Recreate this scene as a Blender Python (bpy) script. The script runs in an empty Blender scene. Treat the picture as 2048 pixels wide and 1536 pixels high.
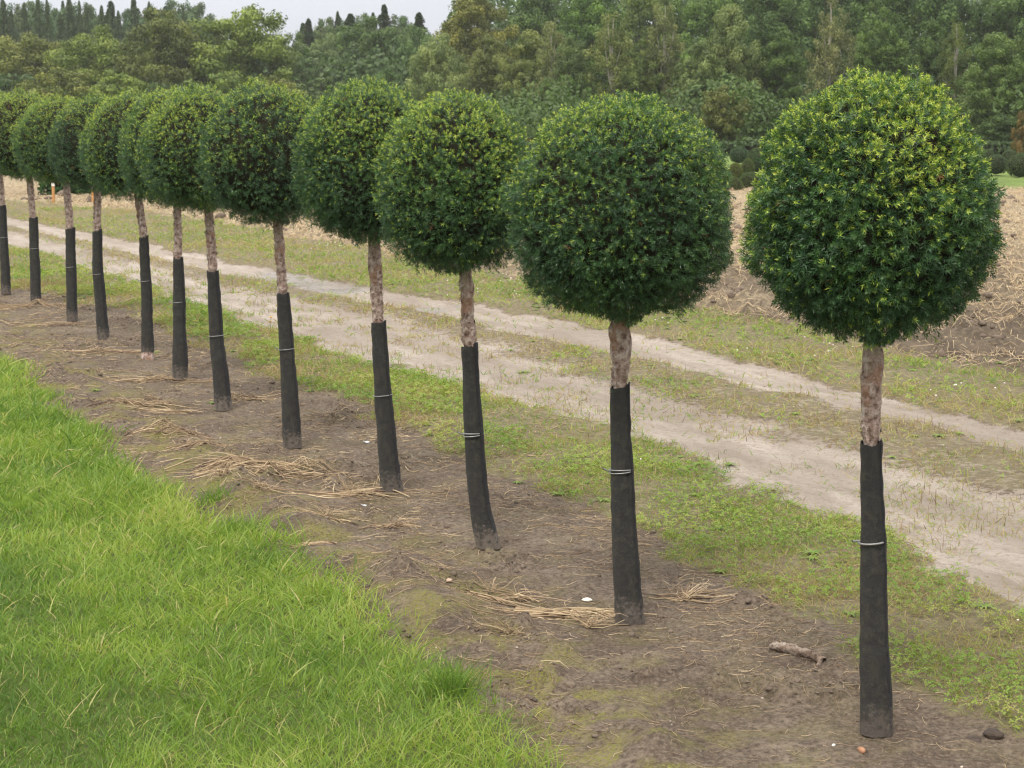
import bpy, math, random
import numpy as np
from mathutils import Vector

# ------------------------------------------------------------------ camera, world, light, exposure
sc = bpy.context.scene
COL = sc.collection
random.seed(7)
F_PX, HC, HORY = 3600.0, 1.8, 202.0
PITCH = math.atan((768 - HORY) / F_PX)
cam_d = bpy.data.cameras.new('camera')
cam = bpy.data.objects.new('camera', cam_d); COL.objects.link(cam)
cam_d.sensor_width = 36.0
cam_d.lens = F_PX / 2048 * 36
cam_d.clip_start = 0.1; cam_d.clip_end = 3000
cam.location = (0, 0, HC)
cam.rotation_euler = (math.pi / 2 - PITCH, 0, 0)
cam_d.dof.use_dof = True
cam_d.dof.focus_distance = 6.6
cam_d.dof.aperture_fstop = 14.0
sc.camera = cam

SUN_EL, SUN_AZ = math.radians(58), math.radians(200)     # azimuth clockwise from +Y (behind the camera, a little to the left)
w = bpy.data.worlds.new("World"); sc.world = w; w.use_nodes = True
wn, wl = w.node_tree.nodes, w.node_tree.links
wn.clear()
wo = wn.new('ShaderNodeOutputWorld'); bg = wn.new('ShaderNodeBackground')
sky = wn.new('ShaderNodeTexSky'); sky.sky_type = 'NISHITA'; sky.sun_disc = False
sky.sun_elevation = SUN_EL; sky.sun_rotation = SUN_AZ
sky.air_density = 1.0; sky.dust_density = 3.0; sky.ozone_density = 1.0
# thin overcast: the blue of the clear sky is veiled by cloud
tc = wn.new('ShaderNodeTexCoord'); mp = wn.new('ShaderNodeMapping'); mp.inputs['Scale'].default_value = (1, 1, 3.5)
cn = wn.new('ShaderNodeTexNoise'); cn.inputs['Scale'].default_value = 2.2; cn.inputs['Detail'].default_value = 6
cr = wn.new('ShaderNodeMapRange'); cr.inputs[1].default_value = 0.3; cr.inputs[2].default_value = 0.7
cr.inputs[3].default_value = 0.78; cr.inputs[4].default_value = 0.95
mx = wn.new('ShaderNodeMix'); mx.data_type = 'RGBA'
mx.inputs[7].default_value = (8.4, 8.65, 9.35, 1)
wl.new(tc.outputs['Generated'], mp.inputs[0]); wl.new(mp.outputs[0], cn.inputs['Vector'])
wl.new(cn.outputs[0], cr.inputs[0]); wl.new(cr.outputs[0], mx.inputs[0])
wl.new(sky.outputs[0], mx.inputs[6])
# an overcast sky is brightest overhead
sx = wn.new('ShaderNodeSeparateXYZ'); wl.new(tc.outputs['Generated'], sx.inputs[0])
zr = wn.new('ShaderNodeMapRange'); wl.new(sx.outputs[2], zr.inputs[0])
zr.inputs[1].default_value = 0.03; zr.inputs[2].default_value = 0.9; zr.inputs[3].default_value = 0.99; zr.inputs[4].default_value = 2.55
vm = wn.new('ShaderNodeVectorMath'); vm.operation = 'SCALE'
wl.new(mx.outputs[2], vm.inputs[0]); wl.new(zr.outputs[0], vm.inputs['Scale'])
zw = wn.new('ShaderNodeMapRange'); wl.new(sx.outputs[2], zw.inputs[0]); zw.inputs[1].default_value = 0.08; zw.inputs[2].default_value = 0.6
wm_ = wn.new('ShaderNodeMix'); wm_.data_type = 'RGBA'; wm_.blend_type = 'MULTIPLY'; wm_.inputs[7].default_value = (1.06, 0.99, 0.86, 1)
wl.new(zw.outputs[0], wm_.inputs[0]); wl.new(vm.outputs[0], wm_.inputs[6]); wl.new(wm_.outputs[2], bg.inputs[0])
bg.inputs[1].default_value = 0.080
wl.new(bg.outputs[0], wo.inputs[0])

sl = bpy.data.lights.new('sun', 'SUN'); sun = bpy.data.objects.new('sun', sl); COL.objects.link(sun)
sl.energy = 1.9; sl.angle = math.radians(18); sl.color = (1.0, 0.94, 0.84)
sdir = Vector((math.sin(SUN_AZ) * math.cos(SUN_EL), math.cos(SUN_AZ) * math.cos(SUN_EL), math.sin(SUN_EL)))
sun.rotation_euler = sdir.to_track_quat('Z', 'Y').to_euler()
sc.view_settings.view_transform = 'Standard'; sc.view_settings.look = 'None'
sc.view_settings.exposure = 0.40; sc.view_settings.gamma = 1.0
sc.cycles.max_bounces = 6; sc.cycles.diffuse_bounces = 3; sc.cycles.transmission_bounces = 3
sc.cycles.volume_bounces = 1
sc.cycles.use_denoising = True; sc.cycles.denoising_prefilter = 'ACCURATE'
sc.cycles.sample_clamp_indirect = 2.5; sc.cycles.sample_clamp_direct = 8
sc.cycles.pixel_filter_type = 'BLACKMAN_HARRIS'; sc.cycles.filter_width = 1.25

# ------------------------------------------------------------------ measuring helpers: a photo pixel to a place in the world
cp, sp = math.cos(PITCH), math.sin(PITCH)
def ray(x, y):
    a, b = (x - 1024) / F_PX, (768 - y) / F_PX
    return np.array([a, cp + b * sp, -sp + b * cp])
def onground(x, y, z=0.0):
    d = ray(x, y); t = (z - HC) / d[2]
    return np.array([d[0] * t, d[1] * t, z])
def atdepth(x, y, Y):
    d = ray(x, y); t = Y / d[1]
    return np.array([d[0] * t, Y, HC + d[2] * t])
def pxm(Y):                     # photo pixels per metre at depth Y
    return F_PX / (Y * cp)

rng = np.random.default_rng(11)
# ------------------------------------------------------------------ noise in numpy
def _h(ix, iy, s):
    n = (ix.astype(np.int64) * 374761393 + iy.astype(np.int64) * 668265263 + s * 974711) & 0xffffffff
    n = ((n ^ (n >> 13)) * 1274126177) & 0xffffffff
    return ((n ^ (n >> 16)) & 0xffffff) / float(0xffffff)
def vnoise(x, y, s=0):
    xi, yi = np.floor(x), np.floor(y); fx, fy = x - xi, y - yi
    fx = fx * fx * (3 - 2 * fx); fy = fy * fy * (3 - 2 * fy)
    a, b, c, d = _h(xi, yi, s), _h(xi + 1, yi, s), _h(xi, yi + 1, s), _h(xi + 1, yi + 1, s)
    return (a * (1 - fx) + b * fx) * (1 - fy) + (c * (1 - fx) + d * fx) * fy
def fbm(x, y, s=0, o=4):
    r, a, t = 0, 1.0, 0
    for i in range(o):
        r = r + a * vnoise(x * 2 ** i + 17.3 * i, y * 2 ** i - 9.1 * i, s + i); t += a; a *= .5
    return r / t
class Wob:                     # smooth 3D noise from sines, about -1..1
    def __init__(self, seed, freq, n=14):
        r = np.random.default_rng(seed)
        d = r.normal(size=(n, 3)); d /= np.linalg.norm(d, axis=1)[:, None]
        self.k = d * freq * r.uniform(.6, 1.6, (n, 1)); self.p = r.uniform(0, 6.28, n)
    def __call__(self, P):
        return np.sin(P @ self.k.T + self.p).sum(-1) / (len(self.p) ** .5) * .8
def norm(v): return v / np.maximum(np.linalg.norm(v, axis=-1, keepdims=True), 1e-9)

# ------------------------------------------------------------------ row coordinates: u along the row (away), v across it (towards the field)
T_BASE = [(1750,1470),(1257,1250),(975,1103),(783,990),(585,897),(447,822),(360,762),(295,720),(207,682),(144,643),(72,613),(12,590)]
O0 = onground(*T_BASE[0])[:2]; O11 = onground(*T_BASE[11])[:2]
UD = (O11 - O0) / np.linalg.norm(O11 - O0); ND = np.array([UD[1], -UD[0]])
def touv(x, y): return (x - O0[0]) * UD[0] + (y - O0[1]) * UD[1], (x - O0[0]) * ND[0] + (y - O0[1]) * ND[1]
def toxy(u, v): return O0[0] + u * UD[0] + v * ND[0], O0[1] + u * UD[1] + v * ND[1]
def bound(pts):
    q = sorted(touv(*onground(*p)[:2]) for p in pts)
    a, b = np.array([p[0] for p in q]), np.array([p[1] for p in q])
    return lambda u: np.interp(u, a, b)
B_lawn_ = bound([(-60,655),(0,690),(150,805),(280,925),(420,1000),(600,1085),(780,1195),(900,1310),(1050,1410),(1180,1520),(1300,1640)])
B_lawn = lambda u: B_lawn_(u) - .13
B_soil = bound([(-100,565),(0,575),(250,625),(480,730),(650,800),(830,865),(1000,945),(1200,1040),(1400,1135),(1600,1240),(1800,1365),(2000,1450),(2300,1590)])
B_str  = bound([(-100,478),(29,493),(300,573),(500,643),(750,725),(1000,796),(1400,918),(1700,1040),(2000,1165),(2300,1300)])
B_mid0 = bound([(-100,455),(29,467),(300,538),(500,585),(750,637),(1000,708),(1400,835),(1700,920),(2000,990),(2300,1080)])
B_mid1 = bound([(-100,442),(29,452),(300,514),(500,558),(750,604),(1000,660),(1400,745),(1700,822),(2000,893),(2300,970)])
B_ver  = bound([(-100,425),(29,437),(300,488),(500,532),(750,577),(1000,619),(1400,694),(1700,775),(2000,845),(2300,920)])
B_fld  = bound([(-300,380),(0,400),(300,425),(500,455),(750,503),(1000,550),(1400,625),(1700,680),(2000,735),(2300,800)])
def sstep(a, b, x):
    t = np.clip((x - a) / (b - a), 0, 1); return t * t * (3 - 2 * t)
def masks(x, y):
    u, v = touv(x, y)
    wb = (fbm(x * 2.2, y * 2.2, 3) - .5) * .35 + (fbm(x * 9, y * 9, 5, 3) - .5) * .18
    e = .13
    def s(B, k=1.0, e=e): return sstep(-e, e, v + wb * k - B(u))
    lawn = 1 - s(B_lawn, .8)
    strip = s(B_soil, 1.3) * (1 - s(B_str, 1.5, .24))
    rut1 = s(B_str, 1.5, .24) * (1 - s(B_mid0, 1.4, .3))
    mid = s(B_mid0, 1.4, .3) * (1 - s(B_mid1, 1.0, .12))
    rut2 = s(B_mid1, 1.0, .12) * (1 - s(B_ver, 1.0, .12))
    verge = s(B_ver, 1.0, .12) * (1 - s(B_fld, 2.2, .3))
    field = s(B_fld, 2.2, .3)
    soil = np.clip(1 - lawn - s(B_soil, 1.3), 0, 1)
    return dict(u=u, v=v, lawn=lawn, strip=strip, rut1=rut1, mid=mid, rut2=rut2, verge=verge, field=field, soil=soil)
def height(x, y, m=None):
    m = m or masks(x, y)
    n1 = fbm(x * 1.3, y * 1.3, 21, 3) - .5
    n2 = fbm(x * 7, y * 7, 31, 4)
    cl = np.clip(n2 - .50, 0, 1)                              # clods
    n3 = fbm(x * 30, y * 30, 41, 3) - .5
    fade = 1 - sstep(25, 60, np.hypot(x, y))
    # a low ridge of thrown-up soil on either side of the row
    dv = m['v']
    rid = np.exp(-((dv + .62) / .16) ** 2) * (fbm(x * 2.5, y * 2.5, 71, 3) - .25) * .11 + np.exp(-((dv - .42) / .14) ** 2) * (fbm(x * 2.5, y * 2.5, 72, 3) - .3) * .05
    clump = sstep(.5, .72, fbm(x * 3.2, y * 3.2, 81, 3))
    h = n1 * .03
    h += m['soil'] * (cl * .13 * (.4 + clump) + rid * 1.3 + n3 * .022 * (.5 + clump))
    h += m['field'] * (np.clip(n2 - .42, 0, 1) * .26 + n3 * .03) + m['verge'] * (cl * .08 + n3 * .012)
    h += (m['strip'] + m['mid']) * (.015 + n3 * .008)
    h += (m['rut1'] + m['rut2']) * (-.024 + (fbm(x * 4, y * 4, 91, 3) - .5) * .04 + n3 * .010)
    h += m['lawn'] * .02
    return h * fade
def hz(x, y): return height(np.asarray([x], float), np.asarray([y], float))[0]

# ------------------------------------------------------------------ mesh helpers
def build(name, V, Fq, mats, parent=None, attrs=None, smooth=False, matidx=None, loc=None):
    """V (n,3), Fq (m,k) faces of equal size -> one mesh object"""
    V = np.asarray(V, np.float32).reshape(-1, 3); Fq = np.asarray(Fq, np.int32)
    me = bpy.data.meshes.new(name)
    me.vertices.add(len(V)); me.vertices.foreach_set('co', V.ravel())
    k = Fq.shape[1]
    me.loops.add(Fq.size); me.loops.foreach_set('vertex_index', Fq.ravel())
    me.polygons.add(len(Fq)); me.polygons.foreach_set('loop_start', np.arange(0, Fq.size, k, dtype=np.int32))
    if smooth: me.polygons.foreach_set('use_smooth', np.ones(len(Fq), bool))
    for m in (mats if isinstance(mats, (list, tuple)) else [mats]): me.materials.append(m)
    if matidx is not None: me.polygons.foreach_set('material_index', np.asarray(matidx, np.int32))
    for an, av in (attrs or {}).items():
        at = me.attributes.new(an, 'FLOAT', 'POINT'); at.data.foreach_set('value', np.asarray(av, np.float32).ravel())
    me.update(calc_edges=True)
    o = bpy.data.objects.new(name, me); COL.objects.link(o)
    if parent: o.parent = parent
    if loc is not None: o.location = loc
    return o
def tag(o, label=None, cat=None, group=None, kind=None):
    if label: o['label'] = label
    if cat: o['category'] = cat
    if group: o['group'] = group
    if kind: o['kind'] = kind
    return o
def empty(name, loc):
    o = bpy.data.objects.new(name, None); COL.objects.link(o); o.location = loc
    o.empty_display_size = .2
    return o
def merge(parts):               # parts: list of (V, F, {attr}) with same face size
    Vs, Fs, A, n = [], [], {}, 0
    for V, F, at in parts:
        V = np.asarray(V, np.float32).reshape(-1, 3)
        Vs.append(V); Fs.append(np.asarray(F) + n); n += len(V)
        for k, a in at.items(): A.setdefault(k, []).append(np.asarray(a, np.float32).ravel())
    return np.concatenate(Vs), np.concatenate(Fs), {k: np.concatenate(a) for k, a in A.items()}

def ribbons(P, D0, L, W, droop, side=None, seg=3, tip=.12):
    """n curved blades: base P, start direction D0, length L, width W, droop vector added along the way"""
    n = len(P); D0 = norm(D0)
    if side is None:
        r = rng.normal(size=(n, 3)); side = norm(np.cross(D0, r))
    ts = np.linspace(0, 1, seg + 1)
    rows = []
    for t in ts:
        c = P + D0 * (L * t)[:, None] + droop * (L * t * t)[:, None]
        wd = (W * .5 * max(tip, (1 - t ** 2.2)))[:, None]
        rows.append(c - side * wd); rows.append(c + side * wd)
    V = np.stack(rows, 1)                                     # n, 2*(seg+1), 3
    k = 2 * (seg + 1)
    base = (np.arange(n) * k)[:, None, None]
    f = np.array([[2 * i, 2 * i + 1, 2 * i + 3, 2 * i + 2] for i in range(seg)])[None]
    return V.reshape(-1, 3), (base + f).reshape(-1, 4), k, np.tile(np.repeat(ts, 2), n)
def tubes(C, R, sides=4):
    """C (n,k,3) centre lines, R (n,k) radii"""
    n, k, _ = C.shape
    T = np.empty_like(C); T[:, 1:-1] = C[:, 2:] - C[:, :-2]; T[:, 0] = C[:, 1] - C[:, 0]; T[:, -1] = C[:, -1] - C[:, -2]
    T = norm(T)
    ref = np.where(np.abs(T[..., 2:3]) < .8, np.array([0, 0, 1.]), np.array([1., 0, 0]))
    A = norm(np.cross(T, ref)); B = np.cross(T, A)
    th = np.arange(sides) * 2 * np.pi / sides
    V = C[:, :, None] + R[:, :, None, None] * (A[:, :, None] * np.cos(th)[None, None, :, None] + B[:, :, None] * np.sin(th)[None, None, :, None])
    idx = np.arange(n * k * sides).reshape(n, k, sides)
    a = idx[:, :-1]; b = idx[:, 1:]
    F = np.stack([a, np.roll(a, -1, 2), np.roll(b, -1, 2), b], -1).reshape(-1, 4)
    return V.reshape(-1, 3), F, sides * k
def ico(sub=2):
    import bmesh
    bm = bmesh.new(); bmesh.ops.create_icosphere(bm, subdivisions=sub, radius=1)
    V = np.array([v.co[:] for v in bm.verts]); bm.verts.index_update()
    F = np.array([[v.index for v in f.verts] for f in bm.faces]); bm.free()
    return V, F
ICO1, ICO2, ICO3 = ico(1), ico(2), ico(3)
def rocks(P, S, tmpl, seed=0, squash=.7, rough=.25):
    V0, F0 = tmpl; n, k = len(P), len(V0)
    r = np.random.default_rng(seed)
    ph = r.uniform(0, 6.28, (n, 1)); ang = r.uniform(0, 6.28, n)
    disp = 1 + rough * (np.sin(V0[None, :, 0] * 2.6 + ph) + np.sin(V0[None, :, 1] * 3.1 + ph * 1.7) + np.sin(V0[None, :, 2] * 3.7 + ph * 2.3)) / 2 + r.normal(size=(n, k)) * rough * .25
    V = V0[None] * disp[..., None] * r.uniform(.6, 1.25, (n, 1, 3))
    V[..., 2] *= squash
    c, s = np.cos(ang)[:, None], np.sin(ang)[:, None]
    V = np.stack([V[..., 0] * c - V[..., 1] * s, V[..., 0] * s + V[..., 1] * c, V[..., 2]], -1)
    V = V * S[:, None, None] + P[:, None]
    F = F0[None] + (np.arange(n) * k)[:, None, None]
    return V.reshape(-1, 3), F.reshape(-1, 3), k

# ------------------------------------------------------------------ materials
def mat(name):
    m = bpy.data.materials.new(name); m.use_nodes = True
    nt = m.node_tree; nt.nodes.clear()
    out = nt.nodes.new('ShaderNodeOutputMaterial')
    return m, nt, out
class N:
    def __init__(self, nt): self.nt = nt
    def __call__(self, t, **kw):
        n = self.nt.nodes.new(t)
        for k, v in kw.items(): setattr(n, k, v)
        return n
    def link(self, a, b): self.nt.links.new(a, b)
    def attr(self, name):
        n = self('ShaderNodeAttribute'); n.attribute_name = name; return n.outputs['Fac']
    def noise(self, scale, detail=4, vec=None, rough=.55):
        n = self('ShaderNodeTexNoise'); n.inputs['Scale'].default_value = scale; n.inputs['Detail'].default_value = detail
        n.inputs['Roughness'].default_value = rough
        if vec is not None: self.link(vec, n.inputs['Vector'])
        return n.outputs[0]
    def ramp(self, fac, stops):
        n = self('ShaderNodeValToRGB'); el = n.color_ramp.elements
        while len(el) < len(stops): el.new(.5)
        for e, (p, c) in zip(el, stops): e.position = p; e.color = (*c, 1) if len(c) == 3 else c
        self.link(fac, n.inputs[0]); return n.outputs[0]
    def mix(self, fac, a, b, blend='MIX'):
        n = self('ShaderNodeMix', data_type='RGBA', blend_type=blend)
        for i, x in ((0, fac), (6, a), (7, b)):
            if isinstance(x, (int, float)): n.inputs[i].default_value = x
            elif isinstance(x, tuple): n.inputs[i].default_value = (*x, 1)
            else: self.link(x, n.inputs[i])
        return n.outputs[2]
    def mr(self, x, a, b, c=0, d=1):
        n = self('ShaderNodeMapRange')
        self.link(x, n.inputs[0])
        for i, v in enumerate((a, b, c, d)): n.inputs[i + 1].default_value = v
        return n.outputs[0]
    def math(self, op, a, b=0.0):
        n = self('ShaderNodeMath', operation=op)
        for i, x in ((0, a), (1, b)):
            if isinstance(x, (int, float)): n.inputs[i].default_value = x
            else: self.link(x, n.inputs[i])
        return n.outputs[0]
    def bsdf(self, col, rough=.8, spec=.3, bump=None, bs=.5, dist=.01):
        b = self('ShaderNodeBsdfPrincipled')
        if isinstance(col, tuple): b.inputs['Base Color'].default_value = (*col, 1)
        else: self.link(col, b.inputs['Base Color'])
        if isinstance(rough, (int, float)): b.inputs['Roughness'].default_value = rough
        else: self.link(rough, b.inputs['Roughness'])
        b.inputs['Specular IOR Level'].default_value = spec
        if bump is not None:
            bn = self('ShaderNodeBump'); bn.inputs['Strength'].default_value = bs; bn.inputs['Distance'].default_value = dist
            self.link(bump, bn.inputs['Height']); self.link(bn.outputs[0], b.inputs['Normal'])
        return b.outputs[0]

def leafy(name, stops, trans=.35, rough=.5, spec=.3, attrname='tint', objcol=False):
    """thin leaf: colour from a per-leaf value, part of the light passes through"""
    m, nt, out = mat(name); n = N(nt)
    col = n.ramp(n.attr(attrname), stops)
    if objcol:
        oi = n('ShaderNodeObjectInfo'); col = n.mix(1.0, col, oi.outputs['Color'], 'MULTIPLY')
    b = n.bsdf(col, rough, spec)
    tr = n('ShaderNodeBsdfTranslucent')
    tcol = n.mix(1.0, col, (1.25, 1.3, .7), 'MULTIPLY'); n.link(tcol, tr.inputs[0])
    mxs = n('ShaderNodeMixShader'); mxs.inputs[0].default_value = trans
    n.link(b, mxs.inputs[1]); n.link(tr.outputs[0], mxs.inputs[2]); n.link(mxs.outputs[0], out.inputs[0])
    return m

M_lawn = leafy('lawn_blades', [(0, (.085, .165, .032)), (.35, (.175, .285, .050)), (.65, (.29, .395, .075)), (.86, (.42, .46, .14)), (1, (.58, .48, .28))], .42)
M_weed = leafy('weed_leaves', [(0, (.08, .17, .03)), (.4, (.20, .31, .05)), (.7, (.33, .37, .09)), (.85, (.42, .34, .18)), (1, (.30, .20, .14))], .35)
M_dry  = leafy('dry_stalks', [(0, (.17, .115, .08)), (.4, (.36, .26, .165)), (.75, (.56, .43, .27)), (1, (.70, .57, .38))], .1, .6, .3)
M_yew  = leafy('yew_needles', [(0, (.024, .060, .029)), (.25, (.044, .103, .043)), (.45, (.078, .165, .047)), (.66, (.145, .255, .045)), (.80, (.27, .385, .055)), (.93, (.44, .50, .085)), (1, (.26, .13, .06))], .18, .36, .45)
M_tree = leafy('tree_leaves', [(0, (.060, .085, .030)), (.5, (.115, .150, .052)), (1, (.215, .250, .095))], .16, .55, .3, objcol=True)

def make_ground_mat():
    m, nt, out = mat('earth'); n = N(nt)
    g = n('ShaderNodeNewGeometry'); pos = g.outputs['Position']
    n1 = n.noise(3, 7, pos, .62); n2 = n.noise(22, 7, pos, .72); n5 = n.noise(65, 4, pos, .7); n3 = n.noise(140, 4, pos, .7); n4 = n.noise(1.1, 3, pos)
    soil = n.ramp(n1, [(.30, (.125, .093, .068)), (.5, (.215, .168, .126)), (.68, (.32, .26, .20))])
    soil = n.mix(n.mr(n2, .35, .7), soil, (.085, .063, .048))
    soil = n.mix(n.mr(n3, .58, .74, 0, .6), soil, (.38, .31, .245))
    soil = n.mix(n.mr(n5, .53, .62, 0, .75), soil, (.075, .054, .040))
    soil = n.mix(n.mr(n5, .47, .38, 0, .5), soil, (.33, .265, .20))
    mossn = n.math('MULTIPLY', n.mr(n.noise(4.5, 4, pos), .46, .58), n.mr(n3, .42, .58))
    moss = n.math('MULTIPLY', mossn, n.attr('moss'))
    soil = n.mix(moss, soil, (.24, .235, .055))
    fieldc = n.ramp(n1, [(.3, (.075, .056, .040)), (.7, (.165, .130, .095))])
    fieldc = n.mix(n.mr(n2, .5, .75, 0, .7), fieldc, (.34, .275, .185))
    fieldc = n.mix(n.math('MULTIPLY', n.attr('w_straw'), n.mr(n2, .42, .60, .2, .9)), fieldc, (.52, .42, .27))
    # streaks drawn out along the wheel tracks
    smp = n('ShaderNodeMapping'); n.link(pos, smp.inputs[0])
    smp.vector_type = 'TEXTURE'; smp.inputs['Rotation'].default_value = (0, 0, math.atan2(UD[1], UD[0])); smp.inputs['Scale'].default_value = (4.5, 1, 1)
    st = n.noise(5.5, 5, smp.outputs[0], .6); st2 = n.noise(1.6, 4, smp.outputs[0])
    sand = n.ramp(st, [(.30, (.29, .245, .205)), (.45, (.38, .33, .285)), (.58, (.455, .40, .355)), (.75, (.52, .465, .42))])
    sand = n.mix(n.mr(st2, .46, .62, 0, .6), sand, (.29, .245, .205))
    sand = n.mix(n.mr(n2, .50, .66, 0, .7), sand, (.25, .20, .16))
    sand = n.mix(n.mr(n5, .55, .66, 0, .6), sand, (.20, .16, .125))
    sand = n.mix(n.mr(n3, .56, .75, 0, .55), sand, (.50, .44, .38))
    grs = n.ramp(n2, [(.3, (.12, .095, .065)), (.55, (.22, .19, .11)), (.75, (.36, .31, .20))])
    lawn = n.ramp(n2, [(.3, (.06, .085, .022)), (.7, (.15, .18, .05))])
    # break the edges up with fine noise
    def edge(a, k=.55):
        s = n.math('ADD', n.attr(a), n.math('MULTIPLY', n.math('SUBTRACT', n2, .5), k * 2))
        return n.mr(s, .38, .62)
    c = n.mix(edge('w_green'), soil, grs)
    c = n.mix(edge('w_field'), c, fieldc)
    c = n.mix(edge('w_sand', .8), c, sand)
    c = n.mix(n.attr('w_lawn'), c, lawn)
    c = n.mix(n.mr(n4, .35, .7, 0, .25), c, n.mix(1.0, c, (.7, .68, .66), 'MULTIPLY'))
    far = n.attr('w_far')
    c = n.mix(far, c, n.ramp(n.noise(.35, 5, pos), [(.35, (.10, .15, .035)), (.65, (.17, .24, .055))]))
    h = n.math('ADD', n.math('MULTIPLY', n2, .8), n.math('ADD', n.math('MULTIPLY', n3, .6), n.math('MULTIPLY', n5, .6)))
    damp = n.attr('w_wet')
    rough = n.mr(damp, 0, 1, .92, .12)
    c = n.mix(n.math('MULTIPLY', damp, .55), c, (.16, .14, .12))
    n.link(n.bsdf(c, rough, .25, h, .9, .022), out.inputs[0])
    return m
M_earth = make_ground_mat()

# ------------------------------------------------------------------ the ground: one height field, cut into its named pieces
def ground():
    r = [1.2]
    while r[-1] < 900: r.append(r[-1] * (1.0042 if r[-1] < 26 else 1.0042 + .03 * min(1, (r[-1] - 26) / 60)))
    r = np.array(r); th = np.concatenate([np.linspace(-1.25, -.36, 110)[:-1], np.linspace(-.36, .40, 300)[:-1], np.linspace(.40, 1.25, 110)])
    R, T = np.meshgrid(r, th, indexing='ij')
    X, Y = (R * np.sin(T)).ravel(), (R * np.cos(T)).ravel()
    m = masks(X, Y); Z = height(X, Y, m)
    nr, nt = R.shape
    idx = np.arange(nr * nt).reshape(nr, nt)
    Fq = np.stack([idx[:-1, :-1], idx[:-1, 1:], idx[1:, 1:], idx[1:, :-1]], -1).reshape(-1, 4)
    d = np.hypot(X, Y)
    far = np.clip(sstep(36.5, 37.8, Y + (fbm(X * .6, Y * .6, 8) - .5) * 2 - np.clip(-X, 0, 8) * .9), 0, 1)
    wet = sstep(.55, .72, fbm(X * .9, Y * .9, 55, 3)) * m['rut2'] * sstep(8, 11, m['u'])
    A = dict(w_green=np.clip(m['strip'] + m['verge'] * .8 + m['mid'] * .62, 0, 1), w_field=m['field'], w_sand=np.clip(m['rut1'] + m['rut2'] + m['mid'] * .35, 0, 1),
             w_lawn=m['lawn'], w_far=far, w_straw=np.clip(sstep(12, 25, Y + (fbm(X * .5, Y * .5, 132, 3) - .5) * 9), 0, 1), w_wet=wet, moss=np.clip(.15 + sstep(.1, -.9, m['v'] - .0) * 1.0, 0, 1) * m['soil'])
    fm = {k: m[k][Fq].mean(1) for k in ('lawn', 'soil', 'strip', 'rut1', 'mid', 'rut2', 'verge', 'field')}
    reg = np.full(len(Fq), 0)
    reg[(fm['rut1'] + fm['rut2'] + fm['mid']) > .5] = 1
    reg[fm['field'] > .5] = 2
    reg[fm['soil'] > .5] = 3
    for k, (nm, lb, ct) in enumerate([('ground', 'grassy ground of the lawn and verges', 'ground'), ('dirt_track', 'pale sandy farm track with two ruts', 'track'),
                            ('field', 'brown ploughed field strewn with straw', 'field'), ('soil', 'bare brown soil strip along the row of yews', 'soil')]):
        f = Fq[reg == k]
        used, inv = np.unique(f, return_inverse=True)
        V = np.stack([X, Y, Z], 1)[used]
        o = build(nm, V, inv.reshape(f.shape), M_earth, attrs={a: b[used] for a, b in A.items()}, smooth=True)
        tag(o, lb, ct, kind='structure')
    # the land behind and to the sides of the mapped piece
    s = 1200
    o = build('land', [(-s, -s, -.35), (s, -s, -.35), (s, s, -.35), (-s, s, -.35)], [[0, 1, 2, 3]], M_earth, attrs={'w_far': [1] * 4})
    tag(o, 'grassland reaching the horizon', 'ground', kind='structure')
ground()

# ------------------------------------------------------------------ scattering
def sample(n, u0, u1, v0, v1, prob, margin=.12, near=0.0):
    """points (x,y) by prob(masks, x, y); thinned with distance, kept in view plus a margin"""
    u = u0 + (u1 - u0) * rng.random(n) ** (1 + near); v = v0 + (v1 - v0) * rng.random(n)
    x, y = toxy(u, v)
    t = x / np.maximum(y, .1)
    k = (y > 2.5) & (t > -.2845 - margin) & (t < .2845 + margin)
    x, y = x[k], y[k]; m = masks(x, y)
    p = prob(m, x, y); k = rng.random(len(x)) < p
    return x[k], y[k], {a: b[k] for a, b in m.items()}

def blades(x, y, L, W, lean, tint, droopf=.5, az=None, seg=3, z=None):
    n = len(x)
    az = rng.uniform(0, 2 * np.pi, n) if az is None else az
    el = np.clip(lean, 0, 1.5)
    D = np.stack([np.cos(az) * np.sin(el), np.sin(az) * np.sin(el), np.cos(el)], 1)
    z = height(x, y) - .004 if z is None else z
    P = np.stack([x, y, z], 1)
    droop = np.stack([np.cos(az), np.sin(az), -np.ones(n) * .55], 1) * (droopf * rng.uniform(.3, 1.2, n))[:, None]
    side = norm(np.cross(D, np.stack([rng.normal(size=n), rng.normal(size=n), np.zeros(n)], 1)))
    V, F, k, t = ribbons(P, D, L, W, droop, side, seg)
    return V, F, {'tint': np.repeat(tint, k)}
def leaflets(x, y, z, S, tint, n3=3, tilt=.45):
    """small clover-like leaves: n3 diamond leaflets round a point"""
    n = len(x); parts = []
    a0 = rng.uniform(0, 2 * np.pi, n)
    nrm = norm(np.stack([rng.normal(size=n) * tilt, rng.normal(size=n) * tilt, np.ones(n)], 1))
    ax = norm(np.cross(nrm, np.stack([np.cos(a0), np.sin(a0), np.zeros(n)], 1))); ay = np.cross(nrm, ax)
    C = np.stack([x, y, z], 1)
    for i in range(n3):
        a = i * 2 * np.pi / n3
        d = ax * math.cos(a) + ay * math.sin(a); s = -ax * math.sin(a) + ay * math.cos(a)
        up = nrm * (S * .18)[:, None]
        q = np.stack([C, C + d * (S * .6)[:, None] + s * (S * .36)[:, None] + up, C + d * S[:, None], C + d * (S * .6)[:, None] - s * (S * .36)[:, None] + up], 1)
        parts.append(q)
    V = np.stack(parts, 1).reshape(-1, 3)
    F = np.arange(len(V)).reshape(-1, 4)
    return V, F, {'tint': np.repeat(tint, 4 * n3)}

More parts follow.
